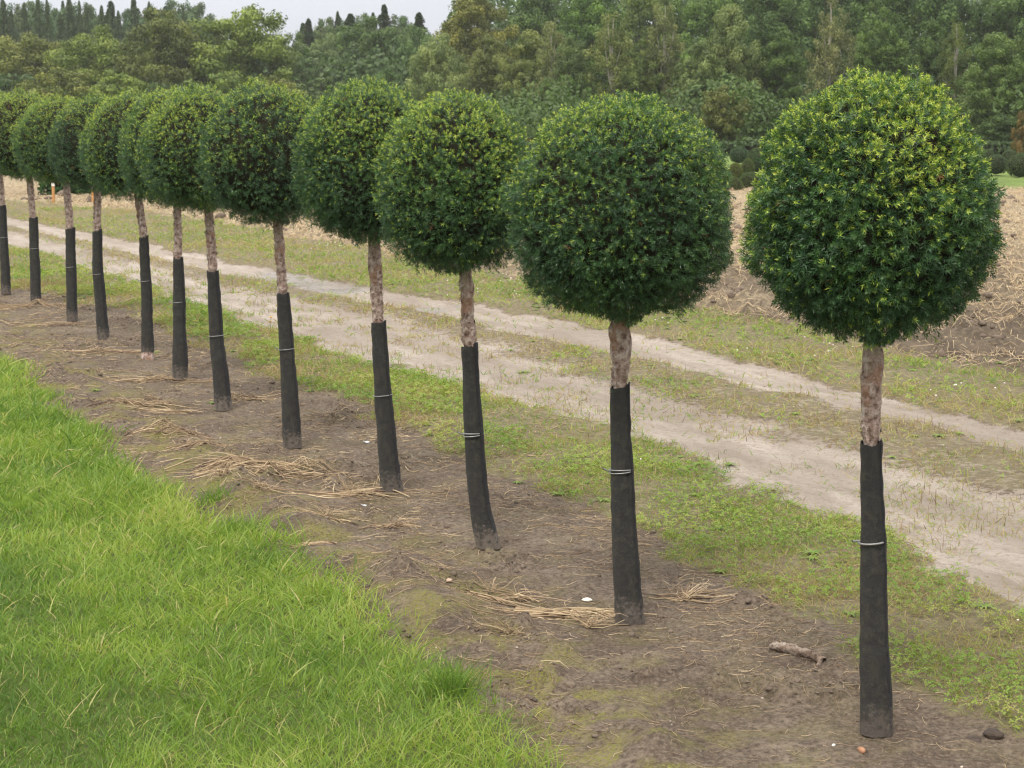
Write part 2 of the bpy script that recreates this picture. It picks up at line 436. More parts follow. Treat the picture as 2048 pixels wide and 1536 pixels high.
# ---- the lawn in the left foreground
def lawn():
    parts = []
    def pr(m, x, y): return m['lawn'] * np.clip(6.0 / np.hypot(x, y), .3, 1)
    for n, L0, L1, wd, lean in ((1150000, .03, .075, .0029, .30), (90000, .075, .145, .0040, .36)):
        x, y, m = sample(n, -2.2, 16, -7, 1.0, (lambda m, x, y: pr(m, x, y) * (m['v'] > -7)) if L0 < .05 else
                         (lambda m, x, y: pr(m, x, y) * np.clip(sstep(.45, .65, fbm(x * 1.7, y * 1.7, 61, 3)) * .8 + sstep(-1.9, -3.0, m['v'] - m['u'] * .1) + .12 + .8 * sstep(.2, 0.0, np.abs(m['v'] - B_lawn(m['u']) + .15)), 0, 1)), .10)
        d = np.hypot(x, y); nn = len(x)
        big = fbm(x * .8, y * .8, 62, 3); fine = fbm(x * 6, y * 6, 63, 2)
        t = .57 + (big - .5) * .9 + (fine - .5) * .5 + rng.normal(size=nn) * .13
        if L0 > .05: t -= .15
        t -= .30 * sstep(-1.7, -2.6, m['v'] - m['u'] * .1)
        dry = rng.random(nn) < .06 + .10 * sstep(.55, .7, big); t[dry] = rng.uniform(.85, 1, dry.sum())
        L = rng.uniform(L0, L1, nn) * (.65 + .7 * fine) * np.clip(d / 6, 1, 1.6) ** .3
        az = rng.uniform(0, 2 * np.pi, nn) * .85 + 2.5 * np.pi * fbm(x * 2.3, y * 2.3, 64, 2)
        parts.append(blades(x, y, L, wd * np.clip(d / 5, .9, 2) * rng.uniform(.7, 1.25, nn), rng.normal(lean, .25, nn), np.clip(t, 0, 1), .55, az))
    V, F, A = merge(parts)
    tag(build('grass', V, F, M_lawn, attrs=A), 'long bright green grass covering the left foreground', 'grass', kind='stuff')
lawn()

# ---- weeds and short grass of the strips beside and between the ruts
def weeds():
    W, C, S = [], [], []
    def pat(x, y, f, s, a=.42, b=.6): return sstep(a, b, fbm(x * f, y * f, s, 4))
    zones = [  # key, n, u range, v range, density fn
        ('strip', 520000, -2.2, 22, -.2, 3.2, lambda m, x, y: np.clip(.26 + .74 * pat(x, y, 2.8, 101, .44, .56) + .6 * sstep(2.2, .6, m['u']) * pat(x, y, 5, 106, .35, .55), 0, 1)),
        ('mid', 200000, -1.5, 22, 1.0, 5.5, lambda m, x, y: .10 + .9 * pat(x, y, 3.0, 102, .40, .55)),
        ('rut1', 150000, -1.5, 18, .5, 5.0, lambda m, x, y: .04 + .75 * pat(x, y, 3.4, 105, .50 - .07 * sstep(5, 2.5, m['u']), .58 - .04 * sstep(5, 2.5, m['u']))),
        ('rut2', 60000, -1, 18, 1.5, 7.0, lambda m, x, y: .02 + .6 * pat(x, y, 3.4, 107, .54, .60)),
        ('verge', 400000, -1, 32, 2, 8.5, lambda m, x, y: .15 + .85 * pat(x, y, 1.6, 103, .38, .56))]
    for key, n, u0, u1, v0, v1, f in zones:
        x, y, m = sample(n, u0, u1, v0, v1, lambda m, x, y: sstep(.25, .75, m[key]) * f(m, x, y) * np.clip(6.5 / np.hypot(x, y), .25, 1), .07, .35)
        nn = len(x); d = np.hypot(x, y); k = np.clip(d / 7, .8, 2.4)
        nz = fbm(x * 1.1, y * 1.1, 104, 3)
        t = .50 + (nz - .5) * .8 + rng.normal(size=nn) * .14
        if key == 'mid': t += .14
        # dried-out grass next to the soil, further along the row
        dry = sstep(.55, .15, (m['v'] - B_soil(m['u'])) / np.maximum(B_str(m['u']) - B_soil(m['u']), .1)) * sstep(3.2, 5, m['u']) if key == 'strip' else 0
        dead = rng.random(nn) < np.clip(.36 + dry * .55 + (.22 if key == 'mid' else 0) + .25 * sstep(.5, .62, nz), 0, .9)
        t[dead] = rng.uniform(.76, 1, dead.sum())
        L = rng.uniform(.018, .05, nn) * k ** .5 * (1.35 if key == 'verge' else 1)
        b = blades(x, y, L, .0032 * k * rng.uniform(.7, 1.3, nn), rng.normal(.6, .35, nn), np.clip(t, 0, 1), .5, seg=2)
        W.append(b)
    V, F, A = merge(W)
    tag(build('verge_grass', V, F, M_weed, attrs=A), 'short yellow-green grass and weeds along the track verges', 'grass', kind='stuff')
    for key, n, u0, u1, v0, v1, lo in (('strip', 250000, -2.2, 16, -.2, 3.2, .45), ('mid', 60000, -1.5, 14, 1.0, 5.5, .52), ('verge', 160000, -1, 24, 2, 8.5, .45)):
        x, y, m = sample(n, u0, u1, v0, v1, lambda m, x, y: sstep(.4, .8, m[key]) * np.clip(pat(x, y, 2.2, 111, lo, lo + .1) + .8 * sstep(3.0, 1.2, m['u']) * pat(x, y, 4, 113, .38, .52), 0, 1) * np.clip(6.5 / np.hypot(x, y), .3, 1) * .75, .07, .3)
        nn = len(x); d = np.hypot(x, y)
        t = .44 + (fbm(x * 2, y * 2, 112, 2) - .5) * .7 + rng.normal(size=nn) * .1
        C.append(leaflets(x, y, height(x, y, m) + rng.uniform(.008, .04, nn), rng.uniform(.006, .0125, nn) * np.clip(d / 7, 1, 1.8), np.clip(t, 0, .75)))
    V, F, A = merge(C)
    tag(build('clover', V, F, M_weed, attrs=A), 'low green clover leaves beside the ruts', 'ground cover', kind='stuff')
    # upright brown stubs of mown weeds
    x, y, m = sample(60000, -1.5, 14, .3, 5.5, lambda m, x, y: np.clip(sstep(.3, .7, m['mid'] + m['strip'] * .3) * pat(x, y, 3.0, 102, .40, .55) * .4 + m['rut1'] * pat(x, y, 3.4, 105, .50, .58) * .3, 0, 1), .07)
    nn = len(x)
    V, F, A = blades(x, y, rng.uniform(.03, .075, nn), rng.uniform(.003, .005, nn), rng.normal(.2, .2, nn), rng.uniform(0, .35, nn), .1, seg=1)
    tag(build('weed_stubs', V, F, M_dry, attrs=A), 'upright brown stubs of mown weeds between the ruts', 'weeds', kind='stuff')
weeds()

# ---- broad-leaved weeds: flat rosettes (dandelion, plantain)
def rosette_mesh(seed):
    r = np.random.default_rng(seed); k = 9
    az = np.arange(k) * 2 * np.pi / k + r.uniform(-.3, .3, k)
    D = np.stack([np.cos(az) * .9, np.sin(az) * .9, np.full(k, .45)], 1)
    side = np.stack([-np.sin(az), np.cos(az), np.zeros(k)], 1)
    V, F, kk, t = ribbons(np.zeros((k, 3)), D, r.uniform(.05, .09, k), r.uniform(.012, .02, k), np.tile([0, 0, -.4], (k, 1)), side, 4)
    return V, F, np.repeat(r.uniform(.1, .6, k), kk)
def rosettes():
    parts = []
    RM = [rosette_mesh(s) for s in range(4)]
    x, y, m = sample(2600, -2, 14, -1.2, 7, lambda m, x, y: (m['strip'] + m['mid'] * .8 + m['verge'] + m['soil'] * .03) * .32, .06)
    z = height(x, y, m)
    for i in range(len(x)):
        V, F, t = RM[i % 4]; a = rng.uniform(0, 6.28); s = rng.uniform(.35, .9)
        c, q = math.cos(a) * s, math.sin(a) * s
        Vv = np.stack([V[:, 0] * c - V[:, 1] * q + x[i], V[:, 0] * q + V[:, 1] * c + y[i], V[:, 2] * s + z[i] + .003], 1)
        parts.append((Vv, F, {'tint': t}))
    V, F, A = merge(parts)
    tag(build('rosette_weeds', V, F, M_weed, attrs=A), 'scattered broad-leaved weeds lying flat on the ground', 'weeds', kind='stuff')
rosettes()

# ---- litter of twigs and needles on the soil; straw on the field
def strands(x, y, L, R, tint, z=None, wig=.25, az=None, lift=.0, k=4):
    n = len(x); az = rng.uniform(0, 2 * np.pi, n) if az is None else az
    ts = np.linspace(0, 1, k)
    bend = rng.normal(size=n) * wig * .7
    kink = rng.normal(size=n) * .8 * (rng.random(n) < .3); kat = rng.integers(0, k, n)
    C = np.empty((n, k, 3)); px, py = x.copy(), y.copy()
    for i in range(k):
        C[:, i, 0] = px; C[:, i, 1] = py
        a = az + bend * (i - k / 2) + rng.normal(size=n) * wig * .3 + kink * (i > kat)
        px = px + np.cos(a) * L / (k - 1); py = py + np.sin(a) * L / (k - 1)
        C[:, i, 2] = height(C[:, i, 0], C[:, i, 1]) + R * .8
    if z is not None: C[:, :, 2] += z[:, None] * (1 - (2 * ts - 1) ** 2)[None] + z[:, None] * .3
    if np.any(lift): C[:, :, 2] += (lift * L)[:, None] * ts[None] ** 1.5
    V, F, kk = tubes(C, R[:, None] * np.linspace(1, .5, k)[None], 3)
    return V, F, {'tint': np.repeat(tint, kk)}
def litter():
    P = []
    x, y, m = sample(110000, -2.2, 15, -3, 1.6, lambda m, x, y: (m['soil'] * .9 + m['strip'] * .35) * (.15 + sstep(.42, .62, fbm(x * 2.6, y * 2.6, 121, 3))) * np.clip(6.5 / np.hypot(x, y), .3, 1) * .8, .07)
    n = len(x); d = np.hypot(x, y)
    P.append(strands(x, y, rng.gamma(2.2, .016, n) + .012, rng.uniform(.0007, .0016, n) * np.clip(d / 6, .8, 2), rng.beta(1.6, 2.2, n), wig=.4, az=rng.normal(0, .9, n) + np.pi * rng.integers(0, 2, n), lift=rng.uniform(0, .12, n)))
    V, F, A = merge(P)
    tag(build('twig_litter', V, F, M_dry, attrs=A), 'thin dry twigs and bits of straw littering the bare soil', 'litter', kind='stuff')
    # field straw: denser further out
    x, y, m = sample(1100000, -1, 60, 2.5, 42, lambda m, x, y: sstep(.3, .8, m['field'] + .25 * m['verge']) * sstep(38.5, 36.5, y) * np.clip(12 / np.hypot(x, y), .12, 1) *
                     (.12 + .88 * sstep(.40, .58, fbm(x * .9, y * .9, 131, 4)) * np.clip(.35 + .65 * sstep(11, 20, y + (fbm(x * .3, y * .3, 132, 2) - .5) * 10), 0, 1)), .09, .6)
    n = len(x); d = np.hypot(x, y); k = np.clip(d / 10, 1, 3.2)
    V, F, A = strands(x, y, rng.gamma(2.5, .032, n) + .02, rng.uniform(.0012, .0026, n) * np.minimum(k, 2.4), np.clip(rng.normal(.70, .24, n), 0, 1), z=rng.uniform(0, .03, n), wig=.35, k=3)
    tag(build('straw', V, F, M_dry, attrs=A), 'pale straw strewn over the ploughed field', 'straw', kind='stuff')
litter()

M_clod, nt, out = mat('clod_soil'); n = N(nt)
g = n('ShaderNodeNewGeometry')
n.link(n.bsdf(n.ramp(n.noise(9, 5, g.outputs['Position']), [(.3, (.10, .075, .058)), (.7, (.24, .19, .15))]), .95, .15, n.noise(60, 5, g.outputs['Position']), .9, .02), out.inputs[0])
def clods():
    x, y, m = sample(160000, -2, 15, -2.6, 1.2, lambda m, x, y: m['soil'] * (.05 + sstep(.55, .68, fbm(x * 3.2, y * 3.2, 81, 3)) * .45), .05)
    S1 = rng.gamma(1.4, .0026, len(x)) + .0015
    x2, y2, m2 = sample(42000, 0, 45, 2.5, 30, lambda m, x, y: sstep(.5, .9, m['field'] + .3 * m['verge']) * sstep(36, 32, y) * np.clip(9 / np.hypot(x, y), .1, 1) * sstep(.35, .6, fbm(x * 1.5, y * 1.5, 82, 3)), .05, .5)
    S2 = (rng.gamma(2.0, .010, len(x2)) + .008) * np.clip(np.hypot(x2, y2) / 14, 1, 1.8)
    X, Y, S = np.concatenate([x, x2]), np.concatenate([y, y2]), np.concatenate([S1, S2])
    V, F, k = rocks(np.stack([X, Y, height(X, Y)], 1), S, ICO1, 3)
    tag(build('soil_clods', V, F, M_clod), 'loose dark crumbs and clods of soil', 'soil clods', kind='stuff')
clods()

def simple(name, col, rough=.7, spec=.3, var=.25, scale=20):
    m, nt, out = mat(name); n = N(nt); tcn = n('ShaderNodeTexCoord')
    no = n.noise(scale, 5, tcn.outputs['Object'])
    c = n.mix(n.mr(no, .3, .7), tuple(a * (1 - var) for a in col), tuple(min(1, a * (1 + var)) for a in col))
    n.link(n.bsdf(c, rough, spec, no, .6, .004), out.inputs[0]); return m
M_stone = simple('pebble', (.42, .36, .30)); M_white = simple('white_stone', (.72, .68, .60), .6)
def pebbles():
    x, y, m = sample(2600, -2, 14, -2.6, 5.5, lambda m, x, y: .10 + .12 * m['soil'] + .1 * (m['rut1'] + m['rut2'] + m['mid']) - .2 * m['lawn'], .05)
    S = rng.gamma(2.0, .0015, len(x)) + .0015
    V, F, k = rocks(np.stack([x, y, height(x, y, m) + S * .3], 1), S, ICO1, 5)
    tag(build('pebbles', V, F, [M_stone, M_white], matidx=np.repeat((rng.random(len(x)) < .07).astype(int), 80)), 'small pale pebbles scattered on soil and track', 'pebbles', kind='stuff')
pebbles()
def clover_flowers():
    spots = [(1640,470,1,.1)]
    x, y, m = sample(9000, -1.5, 20, -.2, 8.5, lambda m, x, y: sstep(.4, .8, m['strip'] * .55 + m['verge']) * sstep(.56, .68, fbm(x * 1.1, y * 1.1, 141, 3)) * .4, .05)
    S = rng.uniform(.0045, .0075, len(x))
    V, F, k = rocks(np.stack([x, y, height(x, y, m) + rng.uniform(.04, .075, len(x))], 1), S, ICO1, 6, 1.0, .12)
    tag(build('clover_flowers', V, F, simple('clover_petals', (.72, .66, .60), .7)), 'tiny white clover flowers in the verges', 'flowers', kind='stuff')
clover_flowers()

# ------------------------------------------------------------------ materials of the yews
def bark_mat():
    m, nt, out = mat('yew_bark'); n = N(nt); t = n('ShaderNodeTexCoord')
    mpn = n('ShaderNodeMapping'); mpn.inputs['Scale'].default_value = (1, 1, .85); n.link(t.outputs['Object'], mpn.inputs[0])
    a = n.noise(48, 6, mpn.outputs[0], .62); b = n.noise(120, 5, mpn.outputs[0], .65); c0 = n.noise(9, 3, mpn.outputs[0])
    vo = n('ShaderNodeTexVoronoi'); vo.inputs['Scale'].default_value = 42; n.link(mpn.outputs[0], vo.inputs['Vector'])
    c = n.ramp(a, [(.34, (.13, .08, .062)), (.43, (.32, .22, .185)), (.53, (.46, .345, .30)), (.64, (.62, .52, .47))])
    c = n.mix(n.mr(c0, .60, .63, 0, .6), c, (.36, .19, .12))
    c = n.mix(n.mr(b, .56, .68, 0, .7), c, (.15, .09, .07))
    c = n.mix(n.mr(n.noise(14, 4, t.outputs['Object']), .58, .7, 0, .45), c, (.20, .17, .09))
    h = n.math('ADD', n.math('MULTIPLY', a, 1.0), n.math('MULTIPLY', vo.outputs[0], .5))
    n.link(n.bsdf(c, .85, .2, h, 1.0, .022), out.inputs[0]); return m
M_bark = bark_mat()
def sleeve_mat():
    m, nt, out = mat('mesh_sleeve'); n = N(nt)
    uvh = n.attr('hgt'); uva = n.attr('ang')
    t = n('ShaderNodeTexCoord')
    # woven mesh: fine diagonal grid of ribs with dark holes
    def wv(x): return n.math('ABSOLUTE', n.math('SINE', x))
    p = n.math('MULTIPLY', uvh, 1050.0); q = n.math('MULTIPLY', uva, 46.0)
    g1, g2 = wv(n.math('ADD', p, q)), wv(n.math('SUBTRACT', p, q))
    grid = n.math('MAXIMUM', g1, g2)
    nz = n.noise(7, 5, t.outputs['Object']); nz2 = n.noise(45, 5, t.outputs['Object'], .7)
    c = n.ramp(nz, [(.3, (.018, .018, .0195)), (.7, (.037, .036, .036))])
    c = n.mix(n.mr(grid, .86, .99, 0, .4), c, (.055, .054, .052))
    sm = n('ShaderNodeMapping'); sm.inputs['Scale'].default_value = (1, 1, .3); n.link(t.outputs['Object'], sm.inputs[0])
    nz3 = n.noise(34, 5, sm.outputs[0], .65)
    c = n.mix(n.mr(nz3, .50, .66, 0, .7), c, (.058, .055, .044))
    c = n.mix(n.mr(nz2, .50, .66, 0, .8), c, (.066, .064, .046))
    c = n.mix(n.mr(n.noise(90, 4, t.outputs['Object'], .7), .64, .70, 0, .45), c, (.11, .105, .09))
    c = n.mix(n.math('MULTIPLY', n.attr('flap'), .85), c, (.0085, .0095, .015))
    # earth splashed on the foot of the sleeve
    hh = n.math('ADD', uvh, n.math('MULTIPLY', n.math('SUBTRACT', nz2, .5), .30))
    hh = n.math('ADD', hh, n.math('MULTIPLY', n.math('SUBTRACT', nz, .5), .12))
    dirt = n.mr(hh, .085, .035, 0, .85)
    c = n.mix(n.math('MULTIPLY', dirt, n.attr('dirty')), c, (.25, .205, .17))
    c = n.mix(n.mr(uvh, .7, .0, 0, .13), c, (.11, .10, .09))
    n.link(n.bsdf(c, .62, .35, n.math('ADD', grid, n.math('ADD', n.math('MULTIPLY', nz2, 5.0), n.math('MULTIPLY', nz3, 7.0))), .8, .004), out.inputs[0]); return m
M_sleeve = sleeve_mat()
M_wire = simple('tie_wire', (.33, .33, .33), .45, .5)
M_wire.node_tree.nodes['Principled BSDF'].inputs['Metallic'].default_value = .6
M_shade_core = simple('shade_core', (.022, .020, .014), .95, .05)  # near-black brown: shade inside crowns and hedges painted on a solid core

# ------------------------------------------------------------------ the yews
def loft(path, rad, seg=28, wob=None, amp=0.0, flat=1.0, cap=True):
    """tube through path points (k,3) with radii (k,), subdivided smoothly"""
    k = len(path); tt = np.linspace(0, 1, 60)
    s = np.r_[0, np.cumsum(np.linalg.norm(np.diff(path, axis=0), axis=1))]; s /= s[-1]
    P = np.stack([np.interp(tt, s, path[:, i]) for i in range(3)], 1)
    ker = np.array([1, 2, 3, 2, 1.]) / 9
    for _ in range(2):
        Q = P.copy()
        for i in range(3): Q[2:-2, i] = np.convolve(P[:, i], ker, 'valid')
        P = Q
    R = np.interp(tt, s, rad)
    th = np.linspace(0, 2 * np.pi, seg, endpoint=False)
    ring = np.stack([np.cos(th), np.sin(th) * flat, np.zeros(seg)], 1)
    V = P[:, None] + ring[None] * R[:, None, None]
    if wob is not None:
        w_ = sum(a * f(V) for f, a in wob)
        V = V + ring[None] * w_[..., None]
    idx = np.arange(60 * seg).reshape(60, seg)
    a, b = idx[:-1], idx[1:]
    F = np.stack([a, np.roll(a, -1, 1), np.roll(b, -1, 1), b], -1).reshape(-1, 4)
    return V.reshape(-1, 3), F, P, R, np.tile(th, 60)

def crown_mesh(name, parent, Rh, zt, zb, zc, seed, nsp, needles, size, yel, peak, bluish, thin):
    """clipped ball of short shoots.  Rh radius, zt / zb heights of top and bottom, zc of the widest place, all local"""
    r = np.random.default_rng(seed)
    wl_ = Wob(seed + 1, 9); wm = Wob(seed + 2, 34); wf = Wob(seed + 3, 95)
    n = nsp
    d = norm(r.normal(size=(n, 3)))
    def surf(d):
        up = d[:, 2] > 0
        a = np.where(up, zt - zc, zc - zb)
        pw = np.where(up, 2.0 + peak, 2.32)
        q = (np.hypot(d[:, 0], d[:, 1]) / Rh) ** pw + (np.abs(d[:, 2]) / a) ** pw
        return q ** (-1 / pw)
    lay = r.random(n) ** 1.6                                    # most shoots near the outside
    S = surf(d)
    P0 = d * S[:, None]
    bump = wl_(P0) * .010 + wm(P0) * .017 + np.clip(wf(P0), -1.4, .7) * .020
    Rr = S - .004 + bump * (1 - lay * .3) - lay * .10
    P = d * Rr[:, None] + np.array([0, 0, zc])
    nrm = norm(np.stack([d[:, 0] / Rh ** 2, d[:, 1] / Rh ** 2, d[:, 2] / (zt - zc) ** 2], 1))
    upv = np.array([0, 0, 1.])
    hn = d[:, 2]                                                # -1 bottom .. 1 top
    axis = norm(nrm * .85 + upv * (.22 + .15 * np.clip(hn, -.4, 1))[:, None] + norm(r.normal(size=(n, 3))) * 1.05)
    low = hn < -.75
    axis[low] = norm(axis[low] + np.array([0, 0, -.45]))
    # young growth
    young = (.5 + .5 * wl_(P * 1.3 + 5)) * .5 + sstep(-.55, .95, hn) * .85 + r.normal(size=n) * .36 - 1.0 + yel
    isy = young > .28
    if peak >= 0:
        far = isy & (r.random(n) < .30) & (lay < .45)
        P[far] += axis[far] * r.uniform(.003, .014, (far.sum(), 1)) * (1 + 1.6 * sstep(.75, 1, hn[far]))[:, None]
    # a few longer shoots hanging from the rim of the underside
    L = size * r.uniform(.75, 1.15, n)
    hang = (hn < -.62) & (hn > -.93) & (r.random(n) < .10); P[hang, 2] -= r.uniform(.005, .03, hang.sum()); L[hang] *= 1.3
    A = norm(np.cross(axis, np.where(np.abs(axis[:, 2:3]) < .9, upv, np.array([1., 0, 0])))); B = np.cross(axis, A)
    rot = r.uniform(0, 6.28, n)
    quads, tints = [], []
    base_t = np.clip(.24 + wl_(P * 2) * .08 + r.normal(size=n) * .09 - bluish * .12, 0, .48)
    for j in range(needles):
        t = (j + .5) / needles
        az = rot + j * 2.39996 if not thin else rot + (j % 2) * np.pi + r.normal(size=n) * .35
        rad = A * np.cos(az)[:, None] + B * np.sin(az)[:, None]
        op = 1.22 - .70 * t + r.normal(size=n) * .16
        nd = norm(axis * np.cos(op)[:, None] + rad * np.sin(op)[:, None])
        ln = (L * (.60 if t < .75 else .45) * r.uniform(.8, 1.1, n))
        o = P + axis * (L * (t - .55))[:, None]
        sd = norm(np.cross(nd, rad + axis * .3)) * (.00165 * (size / .032) ** .7 * r.uniform(.8, 1.2, n))[:, None] * (1.35 if thin else 1)
        bend = -upv * (ln * .06)[:, None]
        quads.append(np.stack([o, o + nd * (ln * .45)[:, None] + sd, o + nd * ln[:, None] + bend, o + nd * (ln * .45)[:, None] - sd], 1))
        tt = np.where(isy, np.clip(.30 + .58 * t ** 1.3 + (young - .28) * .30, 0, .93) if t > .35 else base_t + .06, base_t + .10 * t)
        tints.append(np.repeat(tt[:, None], 4, 1))
    Q = np.stack(quads, 1); Tn = np.stack(tints, 1)
    dead = r.random(n) < .0014
    Tn[dead] = 1.0
    V = Q.reshape(-1, 3); F = np.arange(len(V)).reshape(-1, 4); tint = Tn.reshape(-1)
    # solid dark core in place of bare twigs, inner shade put into its colour
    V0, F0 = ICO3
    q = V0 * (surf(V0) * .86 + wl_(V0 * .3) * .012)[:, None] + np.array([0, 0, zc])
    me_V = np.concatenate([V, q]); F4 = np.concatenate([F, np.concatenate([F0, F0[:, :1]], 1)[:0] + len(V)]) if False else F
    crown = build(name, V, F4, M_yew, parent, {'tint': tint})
    # join the dark core into the same mesh
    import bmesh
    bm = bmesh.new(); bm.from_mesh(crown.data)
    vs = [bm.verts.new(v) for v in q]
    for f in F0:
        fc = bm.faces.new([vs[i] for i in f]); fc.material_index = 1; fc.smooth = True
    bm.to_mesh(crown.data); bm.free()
    crown.data.materials.append(M_shade_core)
    return crown

# sleeve-top, sleeve-bottom, tie, crown measurements of the twelve trees in photo pixels
#   base, foot width, [path of the stem], sleeve top, top width, tie y, crown bottom (x, y), stem width, crown centre x, half width, top y, bottom y, widest y
TREES = [
 dict(b=(1750,1470), wb=64, st=(1741,885), wt=42, tie=1083, cb=(1746,672), ws=35, cx=1744, hw=252, top=146, bot=668, wy=425, yel=.51, peak=-.25, bl=.2, mid=[]),
 dict(b=(1257,1250), wb=58, st=(1239,773), wt=37, tie=943, cb=(1240,632), ws=32, cx=1244, hw=227, top=190, bot=634, wy=425, yel=0.25, peak=-.05, bl=.1, mid=[(1243,1000)]),
 dict(b=(976,1103), wb=48, st=(938,692), wt=31, tie=870, cb=(930,535), ws=26, cx=915, hw=160, top=186, bot=540, wy=378, yel=0.47, peak=-.15, bl=.1, mid=[(950,930),(960,1020)]),
 dict(b=(783,990), wb=44, st=(756,646), wt=28, tie=790, cb=(749,480), ws=23, cx=735, hw=145, top=160, bot=478, wy=335, yel=0.43, peak=-.1, bl=.1, mid=[(768,830)]),
 dict(b=(585,897), wb=38, st=(565,588), wt=24, tie=698, cb=(556,450), ws=19, cx=534, hw=134, top=164, bot=448, wy=315, yel=0.39, peak=-.1, bl=.5, mid=[(574,720)]),
 dict(b=(447,822), wb=36, st=(425,543), wt=23, tie=671, cb=(418,425), ws=18, cx=402, hw=124, top=172, bot=422, wy=305, yel=0.61, peak=-.1, bl=.1, mid=[(433,680)]),
 dict(b=(360,762), wb=31, st=(356,516), wt=20, tie=604, cb=(355,420), ws=16, cx=346, hw=110, top=175, bot=412, wy=295, yel=0.63, peak=-.1, bl=.2, mid=[(358,620)]),
 dict(b=(295,720), wb=25, st=(287,474), wt=18, tie=562, cb=(278,403), ws=15, cx=262, hw=103, top=184, bot=400, wy=295, yel=0.55, peak=-.1, bl=.1, mid=[(293,600)]),
 dict(b=(207,682), wb=25, st=(194,462), wt=19, tie=548, cb=(195,388), ws=15, cx=190, hw=92, top=192, bot=384, wy=290, yel=0.35, peak=-.1, bl=.6, mid=[(195,540),(203,630)]),
 dict(b=(144,643), wb=22, st=(140,458), wt=19, tie=534, cb=(133,373), ws=14, cx=118, hw=93, top=190, bot=366, wy=282, yel=0.69, peak=-.1, bl=0, mid=[]),
 dict(b=(72,613), wb=22, st=(66,436), wt=17, tie=497, cb=(60,366), ws=13, cx=48, hw=84, top=182, bot=362, wy=275, yel=0.75, peak=-.1, bl=0, mid=[]),
 dict(b=(12,590), wb=20, st=(4,411), wt=14, tie=475, cb=(0,352), ws=12, cx=-14, hw=80, top=180, bot=350, wy=270, yel=0.73, peak=-.1, bl=0, mid=[]),
]
LABELS = [
 'clipped yew ball on a stem nearest the right edge, with a bright yellow-green pointed top',
 'very round dark yew ball on a stem, second from the right, straw at its foot',
 'yew ball on a stem third from the right, its sleeve kinked above a muddy foot',
 'yew ball on a stem fourth from the right, orange bark patch above its sleeve',
 'dark bluish yew ball on a stem fifth from the right, behind the largest straw heap',
 'yew ball on a stem sixth from the right, yellow-tipped crown, leaning sleeve',
 'yew ball on a stem seventh from the right, crown mostly hidden by its neighbour',
 'yew ball on a stem eighth from the right, pale bare base below its sleeve',
 'yew ball on a stem ninth from the right, slim sleeve bent near the ground',
 'yew ball on a stem tenth from the right, straight sleeve and yellowish crown',
 'yew ball on a stem second from the left edge, narrow black sleeve',
 'yew ball on a stem cut by the left edge, farthest of the row',
]
